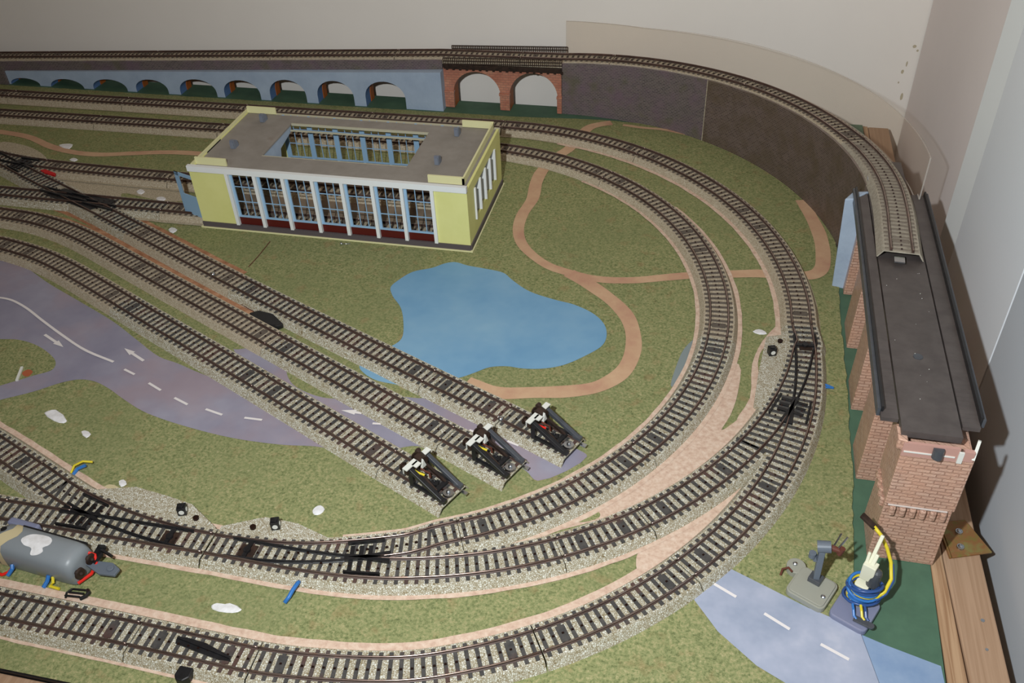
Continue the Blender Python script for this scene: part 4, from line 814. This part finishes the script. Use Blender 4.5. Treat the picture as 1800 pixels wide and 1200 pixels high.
b = MB(); b.box((13, 101, 9), (6, 5, 9)); b.box((13, 101, 15.5), (5, 4, 4), mi=1); b.build('stove', ['white', 'black'], shed)

# ------------------------------------------------------------------ viaduct along the back wall

def arch_wall(name, parent, y0, y1, x0, x1, arches, topf, mats, n=14, zb=-1.5):
    """a straight wall between y0 (front) and y1 with arched openings [(xa, xb, crown, spring)]"""
    b = MB(); bot = [(x0, zb)]
    for xa, xb, cz, sp in arches:
        bot.append((xa, zb)); r = (xb-xa)/2; c = (xa+xb)/2
        for i in range(n+1):
            a = math.pi*(1-i/n); bot.append((c+r*math.cos(a), sp+(cz-sp)*math.sin(a)))
        bot.append((xb, zb))
    bot.append((x1, zb))
    # quads from the lower outline up to the top line
    V = []; 
    for (x, z) in bot: V.append((x, z))
    k = len(bot)
    vs = []
    for y in (y0, y1):
        vs += [(x, y, z) for x, z in bot]; vs += [(x, y, topf(x)) for x, z in bot]
    fs = []; mi = []
    for i in range(k-1):
        if abs(bot[i+1][0]-bot[i][0]) < 1e-4: 
            fs.append((i, i+1, 2*k+i+1, 2*k+i)); mi.append(1); continue
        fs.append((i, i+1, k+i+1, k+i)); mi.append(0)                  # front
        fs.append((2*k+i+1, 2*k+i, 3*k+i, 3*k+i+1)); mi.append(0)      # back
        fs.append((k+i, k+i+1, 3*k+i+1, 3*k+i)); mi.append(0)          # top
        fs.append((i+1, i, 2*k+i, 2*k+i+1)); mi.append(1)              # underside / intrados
    fs.append((0, k, 3*k, 2*k)); mi.append(0); fs.append((k-1, 2*k+k-1, 3*k+k-1, 2*k-1)); mi.append(0)
    b.v = vs; b.f = fs; b.m = mi
    if name in ('brick_parapet', 'brick_end'):
        pass
    return b.build(name, mats, parent)
arc_blue = [(-739, -690, 9, 0), (-672, -617, 11.5, -1), (-601, -546, 15, 2), (-531, -480, 18.5, 4), (-461, -404, 23, 5), (-392, -337, 25.5, 7), (-322, -268, 30, 9), (-251, -198, 32.5, 11), (-181, -124, 35.5, 13)]
bt = lambda x: 18+(x+744)*(52-18)/(744-77)
arcade = thing('blue_arcade', 'low pale blue arcade of nine arches under the elevated line', 'model viaduct', (-410, 420, 0))
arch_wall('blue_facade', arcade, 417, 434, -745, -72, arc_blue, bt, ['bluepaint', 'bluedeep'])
arch_wall('rear_facade', arcade, 434.2, 446, -745, -72, [(a+1, c-1, e_-1, s_) for a, c, e_, s_ in arc_blue], bt, ['orangeint', 'orangeint'])
def uvwall(P0, P1, zt, zb, name, parent, m='darkbrick', cap='ballastold'):
    """vertical brick strip wall; P0 front line points, P1 back line points"""
    b = MB(); n = len(P0); s = 0; U_ = [0]
    for a, c in zip(P0, P0[1:]): s += math.hypot(c[0]-a[0], c[1]-a[1]); U_.append(s)
    vs = [(p[0], p[1], zb(p) if callable(zb) else zb) for p in P0]+[(p[0], p[1], zt[i]) for i, p in enumerate(P0)]+[(p[0], p[1], zb(p) if callable(zb) else zb) for p in P1]+[(p[0], p[1], zt[i]) for i, p in enumerate(P1)]
    fs = []
    for i in range(n-1):
        fs.append((i, i+1, n+i+1, n+i)); b.uv[len(fs)-1] = [(U_[i]*S, vs[i][2]*S), (U_[i+1]*S, vs[i+1][2]*S), (U_[i+1]*S, zt[i+1]*S), (U_[i]*S, zt[i]*S)]
        fs.append((2*n+i+1, 2*n+i, 3*n+i, 3*n+i+1)); b.uv[len(fs)-1] = [(U_[i+1]*S, 0), (U_[i]*S, 0), (U_[i]*S, zt[i]*S), (U_[i+1]*S, zt[i+1]*S)]
        fs.append((n+i, n+i+1, 3*n+i+1, 3*n+i)); b.uv[len(fs)-1] = [(0, 0)]*4
        fs.append((i, 2*n+i, 2*n+i+1, i+1)); b.uv[len(fs)-1] = [(0, 0)]*4
    fs.append((0, n, 3*n, 2*n)); b.uv[len(fs)-1] = [(0, vs[0][2]*S), (0, zt[0]*S), (.034, zt[0]*S), (.034, vs[0][2]*S)]
    fs.append((n-1, 3*n-1, 4*n-1, 2*n-1)); b.uv[len(fs)-1] = [(0, 0), (.034, 0), (.034, zt[-1]*S), (0, zt[-1]*S)]
    b.v = vs; b.f = fs; b.m = [0]*len(fs)
    return b.build(name, m, parent)
xs = [-862+ i*20 for i in range(40)]; xs = [x for x in xs if x < -72]+[-72]
bandb = uvwall([(x, 429.4+.012*(x-88)) for x in xs], [(x, 431.6+.012*(x-88)) for x in xs], [vz(x)+.6 for x in xs], lambda p: bt(p[0])+.2, 'brick_parapet', arcade)
uvwall([(x, 431.7+.012*(x-88)) for x in xs], [(x, 467+.012*(x-88)) for x in xs], [vz(x)-5.3 for x in xs], lambda p: bt(p[0])+.2, 'brick_core', arcade)
b = MB(); uvwall([(-862, 412), (-800, 413), (-742, 414)], [(-862, 452), (-800, 452), (-742, 452)], [vz(-862)-6, vz(-800)-6, vz(-742)-7], -1.5, 'brick_end', arcade)
# red brick bridge with two arches
bridge = thing('brick_bridge', 'red brick bridge of two round arches between the blue arcade and dark wall', 'model bridge', (10, 440, 0))
arch_wall('arch_body', bridge, 431, 453, -72, 86, [(-60, 4, 50, 19), (16.5, 81, 52.5, 19)], lambda x: vz(x)-11, ['redbrick', 'orangeint'], n=20)
for x in (-66, 10.2, 83.5):
    b = MB(); b.box((x, 430.5, 10), (13 if x < 80 else 6, 4, 20)); b.box((x, 430, 21.5), (14.5 if x < 80 else 7, 5.4, 3)); b.build('pier_foot', 'redbrick', bridge)
b = MB()
for xa, xb, ya, yb, z_a, z_b in ((-70, 87, 427, 471, -5.6, -.4),):
    b.prism([(xa, ya), (xb, ya), (xb, yb), (xa, yb)], lambda p: vz(p[0])+z_a-5, lambda p: vz(p[0])+z_b-5)
for i in range(18): b.box((-66+i*9, 429, vz(-66+i*9)-11), (3, 3, 2.6))
b.build('bridge_deck', 'blackbrown', bridge)
zr = lambda x: 59.8+.034*(x+70)
for yy, nm, dz in ((427.6, 'front', 1.6), (470.4, 'rear', 1.6)):
    b = MB(); 
    for h in (1.2, 5.2, 9.4): b.bar((-70, yy, zr(-70)+h-1), (87, yy, zr(87)+h-1), .9, .9)
    for i in range(63): x = -70+i*157/62; b.bar((x, yy, zr(x)-1), (x, yy, zr(x)+8.6), .8, .8)
    b.build('railing', 'blackbrown', bridge)
# dark brick retaining wall below the elevated curve
aw = [90-2.5*k for k in range(0, 35)]
Pf = [(86.5, 433.6)]+[(88+343*math.cos(math.radians(a)), 90+343*math.sin(math.radians(a))) for a in aw]
Pb = [(86.5, 466)]+[(88+377*math.cos(math.radians(a)), 90+377*math.sin(math.radians(a))) for a in aw]
zt = [66.6]+[66.8+.053*360*math.radians(90-a) for a in aw]
kj = 14
rw = thing('retaining_wall', 'tall curved dark brick retaining wall carrying the elevated curve', 'model wall', (330, 340, 0))
Pm = [(86.5, 435)]+[(88+344.2*math.cos(math.radians(a)), 90+344.2*math.sin(math.radians(a))) for a in aw]
Pf2 = Pm; Pf = [(86.5, 431.6)]+[(88+341.6*math.cos(math.radians(a)), 90+341.6*math.sin(math.radians(a))) for a in aw]
ztc = [60.4]+[60.6+.053*360*math.radians(90-a) for a in aw]
uvwall(Pf[:kj+1], Pm[:kj+1], zt[:kj+1], -1.5, 'wall_panel', rw); uvwall(Pf[kj:], Pm[kj:], zt[kj:], -1.5, 'wall_panel', rw, m='darkbrick_shade')
uvwall(Pf2, Pb, ztc, -1.5, 'wall_core', rw)
b = MB(); p = Pf[kj]; b.cyl((p[0]-.1, p[1]-.1, 0), (p[0]-.1, p[1]-.1, zt[kj]), .5, n=6); b.build('joint_strip', 'gravelflat', rw)
b = MB(); b.prism([(430, 172), (431.5, 98), (466, 98), (464.5, 172)], -1.5, 93); b.build('wall_end', 'deck', rw)
b = MB(); b.tube([(431, 150, 95), (430.5, 128, 97), (431.5, 117, 95), (434, 112, 99)], .8); b.build('edge_wire', 'silver', rw)
# clear sheet standing behind the elevated curve
b = MB(); aa = [90.5-1.5*k for k in range(0, 61)]; ro, ri = 384, 382.8; vs = []; fs = []
top = lambda a: 106.5+(0 if a > 75 else (75-a)*.44)
for a in aa:
    c_, s_ = math.cos(math.radians(a)), math.sin(math.radians(a)); zb_ = 61+.053*360*math.radians(90-a); zb_ = 98 if 90+ro*s_ < 113 else zb_
    for r_ in (ri, ro):
        for z_ in (zb_, top(a)): vs.append((88+r_*c_, 90+r_*s_, z_))
for i in range(len(aa)-1):
    k = 4*i; fs += [(k, k+1, k+5, k+4), (k+3, k+2, k+6, k+7)]
b.add(vs, fs, 0); b.add(vs, [f for i in range(len(aa)-1) for f in ((4*i+1, 4*i+3, 4*i+7, 4*i+5), (4*i, 4*i+4, 4*i+6, 4*i+2))]+[(0, 2, 3, 1), (4*len(aa)-4, 4*len(aa)-3, 4*len(aa)-1, 4*len(aa)-2)], 1)
tag(b.build('clear_guard_sheet', ['acrylic', 'acrylicedge']), 'tall curved clear plastic guard sheet behind the elevated curve', 'plastic sheet')

# viaduct on the right: deck, piers
via = thing('stone_viaduct', 'high pink brick viaduct with dark open deck along the board edge', 'model viaduct', (443, -60, 0))
dz = lambda y: 96+.061*(92-y)
def deckstrip(name, xl, xr, t0, t1, m='deck', y0=106, y1=-224, parent=via, seg=6):
    b = MB(); ysg = [y0+(y1-y0)*i/seg for i in range(seg+1)]
    vs = []
    for yy in ysg:
        a = xl(yy) if callable(xl) else xl; c = xr(yy) if callable(xr) else xr
        vs += [(a, yy, dz(yy)+t0), (c, yy, dz(yy)+t0), (c, yy, dz(yy)+t1), (a, yy, dz(yy)+t1)]
    fs = []
    for i in range(seg):
        k = 4*i; fs += [(k+3, k+2, k+6, k+7), (k, k+4, k+5, k+1), (k, k+3, k+7, k+4), (k+1, k+5, k+6, k+2)]
    fs += [(0, 1, 2, 3), (4*seg+3, 4*seg+2, 4*seg+1, 4*seg)]
    b.add(vs, fs); return b.build(name, m, parent)
cx = lambda y: 448-(max(0, 90-y))*.024
deckstrip('deck_plate', lambda y: cx(y)-18.5, lambda y: cx(y)+17, -5, 0, y1=-232)
for s_ in (-1, 1):
    b = MB(); n = 74
    for i in range(n):
        yy = 104-i*4.42; b.box((cx(yy)+s_*24.2 - .7, yy, dz(yy)-1.6), (10.6, 4.05, 3))
    b.build('walkway', 'deck', via)
    deckstrip('curb', lambda y: cx(y)+s_*29.5-.8, lambda y: cx(y)+s_*29.5+.8, -4, 4.2, 'black', y1=-215)
    deckstrip('curb_lip', lambda y: cx(y)+s_*(31.2)-1.1, lambda y: cx(y)+s_*(31.2)+1.1, -4, 2.4, 'lead', y1=-215)
b = MB(); b.cyl((441, -150, dz(-150)-.2), (441, -150, dz(-150)+.5), 3.2, n=20); b.build('deck_mark', 'lead', via)
b = MB(); random.seed(2)
for i in range(14):
    x, y = random.uniform(427, 456), random.uniform(-225, -25); r_ = random.uniform(.15, .4); b.ball((x, y, dz(y)+.1), r_, 6)
o = b.build('dust_speck', 'white', via)
pf = [(-236, 35, 424, 466), (-163, 35, 421, 466), (-85, 35, 422, 466), (-3.5, 35, 423, 466), (79, 30, 424.5, 466)]
for i, (y0, dp, xa, xb) in enumerate(pf):
    zt_ = dz(y0)-5.2 if i else 104
    b = MB(); lo = [(xa-.8, y0-.6), (xb+.5, y0-.6), (xb+.5, y0+dp+.6), (xa-.8, y0+dp+.6)]; hi = [(xa+.8, y0+.6), (xb-.6, y0+.6), (xb-.6, y0+dp-.6), (xa+.8, y0+dp-.6)]
    zb_ = -1.6 if i else -1.6
    b.add([(*p, zb_) for p in lo]+[(*p, zt_) for p in hi], [(3, 2, 1, 0), (4, 5, 6, 7), (0, 1, 5, 4), (1, 2, 6, 5), (2, 3, 7, 6), (3, 0, 4, 7)])
    if i == 0: b.prism([(xa-.6, y0-1.4), (xb+.6, y0-1.4), (xb+.6, y0+dp), (xa-.6, y0+dp)], 54.5, 103)
    pr_ = b.build('pier', 'stonebrick', via, bevel=.7)
    if i == 0:
        b = MB()
        for k in range(6): b.box((xa+5+k*6.3, y0-1.6, 49.5), (4.0, 4.0, 9)); 
        for k in range(4): b.box((xa-.6, y0+6+k*8, 49.5), (3.4, 4.2, 9))
        b.build('corbel', 'stonebrick', pr_, bevel=1.4)
        b = MB(); b.box(((xa+xb)/2-1, y0-1.7, 54.3), (xb-xa-5, 1.2, 1.3)); b.build('glue_line', 'gluegrey', pr_, bevel=.5)
# spandrel arches joining the piers below the deck
for i in range(4):
    ya, yb = pf[i][0]+pf[i][1], pf[i+1][0]
    b = MB(); n = 12; c_ = (ya+yb)/2; r_ = (yb-ya)/2; vs = []
    for x in (425, 464):
        for k in range(n+1):
            a = math.pi*k/n; yy = c_-r_*math.cos(a); vs.append((x, yy, 80+ (yb < -100)*4+22*math.sin(a)-8)); vs.append((x, yy, dz(yy)-5.1))
    m_ = 2*(n+1); fs = []
    for k in range(n):
        fs += [(2*k, 2*k+1, 2*k+3, 2*k+2), (m_+2*k, m_+2*k+2, m_+2*k+3, m_+2*k+1), (2*k, 2*k+2, m_+2*k+2, m_+2*k)]
    b.add(vs, fs); b.build('spandrel_arch', 'stonebrick', via)
b = MB(); b.box((440, -236.6, 105.5), (33, 2, 11)); b.box((439.5, -237.8, 104), (30, .8, .9), mi=1); b.box((457.5, -238, 104.5), (3, 1.4, 9), mi=1)
b.box((462, -237, 106), (6, 3, 8)); b.bar((465, -238, 104), (466.5, -233, 116), 1.8, 2.4, mi=1)
ins = b.build('end_insert', ['pinkpl', 'white'], via)
b = MB(); b.cyl((444, -239, 103), (444, -238.5, 110), 3.3, n=18); b.build('end_peg', 'lead', via)
b = MB()
b.prism([(420, -236), (426, -237.5), (426, -228), (420, -222)], 103.5, 112); b.build('pier_lug', 'stonebrick', via, bevel=1)
# blue slab leaning at the viaduct's first pier
b = MB(); b.add([(413.4, 89, -1.5), (426.2, 87, -1.5), (428, 104, -1.5), (418, 104, -1.5), (408, 89.5, 95), (416, 88.5, 96.5), (430, 104, 97), (416, 104, 95), (426.5, 87.5, 50), (423.5, 88, 73)],
    [(3, 2, 1, 0), (4, 5, 6, 7), (0, 1, 8, 9, 5, 4), (1, 2, 6, 5, 9, 8), (2, 3, 7, 6), (3, 0, 4, 7)])
tag(b.build('abutment_slab', 'bluepaint', bevel=1.2), 'pale blue painted abutment slab standing against the first viaduct pier', 'abutment')

# ------------------------------------------------------------------ timber frame and bracket
t = thing('table_frame', 'plain pine table frame rails along the board edge', 'table frame', (480, -100, FZ))
b = MB(); b.prism([(464.2, -470), (481, -470), (474.5, -228), (472.5, 452), (467, 452), (466.8, -100), (465.4, -230)], -44, -2.5); b.build('inner_rail', 'pinedark', t, bevel=1)
b = MB(); b.prism([(483.8, -470), (506, -470), (500, -200), (497.5, 452), (473.2, 452), (475.2, -228)], -44, -3.2); b.build('outer_rail', 'pine', t, bevel=1.2)
b = MB(); b.prism([(-900, -437.6), (462, -437.6), (462, -470), (-900, -470)], -44, -3.5); b.build('front_rail', 'pine', t, bevel=1)
b = MB(); b.box((-225, 0, -32.5), (1340, 840, 22)); b.build('cross_panel', 'pinedark', t)
for x, y in ((-860, -430), (480, -430), (480, 420), (-860, 420)):
    b = MB(); b.box((x, y, (FZ-44)/2), (40, 40, -FZ-44)); b.build('leg', 'pine', t)
b = MB(); b.box((-225, -436.9, -8), (1350, .6, 14)); b.build('dark_edge', 'black', board)
t = thing('corner_bracket', 'gold zinc metal angle bracket screwed to the pine rail behind the pier', 'bracket', (490, -210, -2))
b = MB(); b.prism([(476, -196), (494, -190), (508, -217), (480.5, -227)], -2.8, -1.2); b.build('plate', 'zinc', t, bevel=.4)
b = MB(); b.add([(475.5, -196, -30), (480, -227, -30), (480, -227, -1.2), (475.5, -196, -1.2), (474.3, -196, -30), (478.8, -227, -30), (478.8, -227, -1.2), (474.3, -196, -1.2)], [(0, 1, 2, 3), (7, 6, 5, 4), (3, 2, 6, 7), (0, 4, 5, 1), (1, 5, 6, 2), (0, 3, 7, 4)]); b.build('flange', 'zinc', t)
for x, y in ((488, -203), (487, -217)):
    b = MB(); b.cyl((x, y, -1.2), (x, y, .2), 2.8, 2.4, n=16); b.ball((x, y, .2), 1.8, 12, sz=.6); b.build('screw', 'silver', t)
for i, (x, y, l) in enumerate(((493, -275, 'silver screw head on the wide pine rail'), (492, -297, 'fainter screw head on the pine rail closer to the corner'))):
    b = MB(); b.cyl((x, y, -3.2), (x, y, -2.6), 1.3-i*.3, n=10); tag(b.build('screw', 'silver'), l, 'screw')

# ------------------------------------------------------------------ two signal bases beside the road
def rr(cx_, cy_, w_, d_, a, r=4, n=4):
    P = []
    for sx, sy, a0 in ((1, 1, 0), (-1, 1, 90), (-1, -1, 180), (1, -1, 270)):
        for i in range(n+1):
            t_ = math.radians(a0+90*i/n); P.append((sx*(w_/2-r)+r*math.cos(t_), sy*(d_/2-r)+r*math.sin(t_)))
    ca_, sa_ = math.cos(a), math.sin(a); return [(cx_+ca_*x-sa_*y, cy_+sa_*x+ca_*y) for x, y in P]
A1 = math.radians(-27)
t = thing('signal_mast', 'short slate grey signal mast on square pale grey base beside the road', 'model signal', (384, -275, 0))
b = MB(); b.prism(rr(384.5, -275.5, 27, 26, A1), .1, 5); b.prism(rr(384.5, -275.5, 24.5, 23.5, A1, 3), 5, 6); b.cyl((374.5, -260, .1), (374.5, -260, 5.6), 6.5, n=22); base = b.build('base', 'greyplastic', t, bevel=.8)
for x, y in ((373.5, -259), (391, -283)):
    b = MB(); b.ball((x, y, 6.2), 1.7, 12, sz=.7); b.build('screw', 'silver', base)
b = MB(); b.box((386.5, -270.5, 8), (8.5, 7.5, 4), rz=A1); b.build('socket', 'lead', t, bevel=.4)
b = MB(); b.bar((386.5, -270.5, 9), (386.3, -268, 34), 4.6, 4.0); b.bar((384.2, -268.6, 24), (381.5, -267, 30), 3, 3); b.build('post', 'slate', t, bevel=.4)
b = MB(); b.cyl((383, -266.5, 36), (391.5, -266.5, 37.5), 4.2, 4.0, n=18); hd = b.build('head', 'slate', t)
b = MB(); b.cyl((391.5, -266.5, 37), (398, -268, 36.5), 2.2, 1.8, n=12); b.cyl((397, -268, 33.5), (398.5, -268, 39.5), 1.8, n=12); b.build('knob', 'brownwire', hd)
b = MB(); b.cyl((393, -266, 38), (396.5, -262, 47), .6, n=8); b.cyl((396, -267, 38), (400.5, -263.5, 46), .7, n=8); b.build('prong', 'silver', hd)
b = MB(); b.cyl((381, -268, 27), (381, -268, 31), 2.4, n=12); b.build('side_knob', 'slate', t)
b = MB(); b.tube([(364.5, -266.5, .8), (365.5, -263.5, 4), (369, -263.5, 6.5), (371.5, -266.5, 6.3)], .8); b.build('wire', 'brownwire', t)
t = thing('signal_plug', 'ivory plug wrapped in blue and yellow wires on a blue grey base', 'model signal', (412, -287, -1.5))
b = MB(); b.prism(rr(411.5, -286.5, 25, 28, A1), -1.4, 4); b.build('base', 'greyblue', t, bevel=1)
b = MB(); b.prism(rr(414.5, -276, 9, 8, A1, 1.5), 4, 18); b.box((416.5, -273.5, 28), (8.5, 6.5, 14), rz=A1); b.bar((413.8, -272, 33), (414.8, -269, 41), 2, 2.4); b.bar((417, -274, 33), (419.5, -270, 41), 2.6, 2.6); b.bar((416, -272, 34), (421, -263, 52), 2.4, 2.4); b.build('plug', 'ivory', t, bevel=.5)
b = MB(); b.cyl((420.5, -276, 18), (420.5, -275, 28), 4.5, 3.6, n=14); b.ball((421, -275, 28), 3.8, 12); b.build('bulb_cluster', 'lead', t)
rnd = random.Random(11)
for j, (mname, cnt) in enumerate((('dkbluewire', 9), ('bluewire', 4), ('yellowwire', 5))):
    for c_ in range(cnt):
        P = []; h0 = rnd.uniform(5.5, 20); tl = rnd.uniform(-.5, .5); ph = rnd.uniform(0, 6.28); R_ = rnd.uniform(7.8, 11.5)
        for i in range(25):
            a = 2*math.pi*i/24; P.append((415.3+R_*math.cos(a), -277.5+R_*.8*math.sin(a), h0+R_*tl*math.sin(a+ph)+rnd.uniform(-.2, .2)))
        b = MB(); b.tube(P, 1.05, 7); b.build('wire_coil', mname, t, smooth=True)
b = MB(); b.tube([(422, -283, 12), (428, -279, 16), (432, -271, 20), (431, -263, 27), (427, -259, 36), (422, -256, 44), (417, -253, 48)], 1.25, 8); b.build('wire_loop', 'yellowwire', t, smooth=True)
b = MB(); b.tube([(423, -283.5, 11), (429, -279.5, 15), (433.2, -271.5, 19), (432, -263.5, 26)], 1.2, 8); b.build('wire_loop', 'dkbluewire', t, smooth=True)
for x0, mname in ((409, 'bluewire'), (414, 'yellowwire'), (416.5, 'dkbluewire')):
    b = MB(); b.tube([(x0, -287, 9), (x0+.5, -291, 8), (x0+1, -294, 6), (x0+2.4, -296, 5.4)], .9); b.build('wire_end', mname, t)
b = MB(); b.bar((410, -295, 5.2), (420.5, -299.5, 5.2), 4.4, 1.6); b.cyl((420, -299.4, 4.6), (420, -299.4, 6.2), 2.3, n=14); b.build('terminal_clip', 'lead', t, bevel=.3)
b = MB(); b.bar((418, -253, 47), (409, -248, 52), 4.2, 2.2); b.build('loose_clip', 'blackbrown', t, bevel=.3)
for o in bpy.data.objects:
    if '_o' in o: del o['_o']
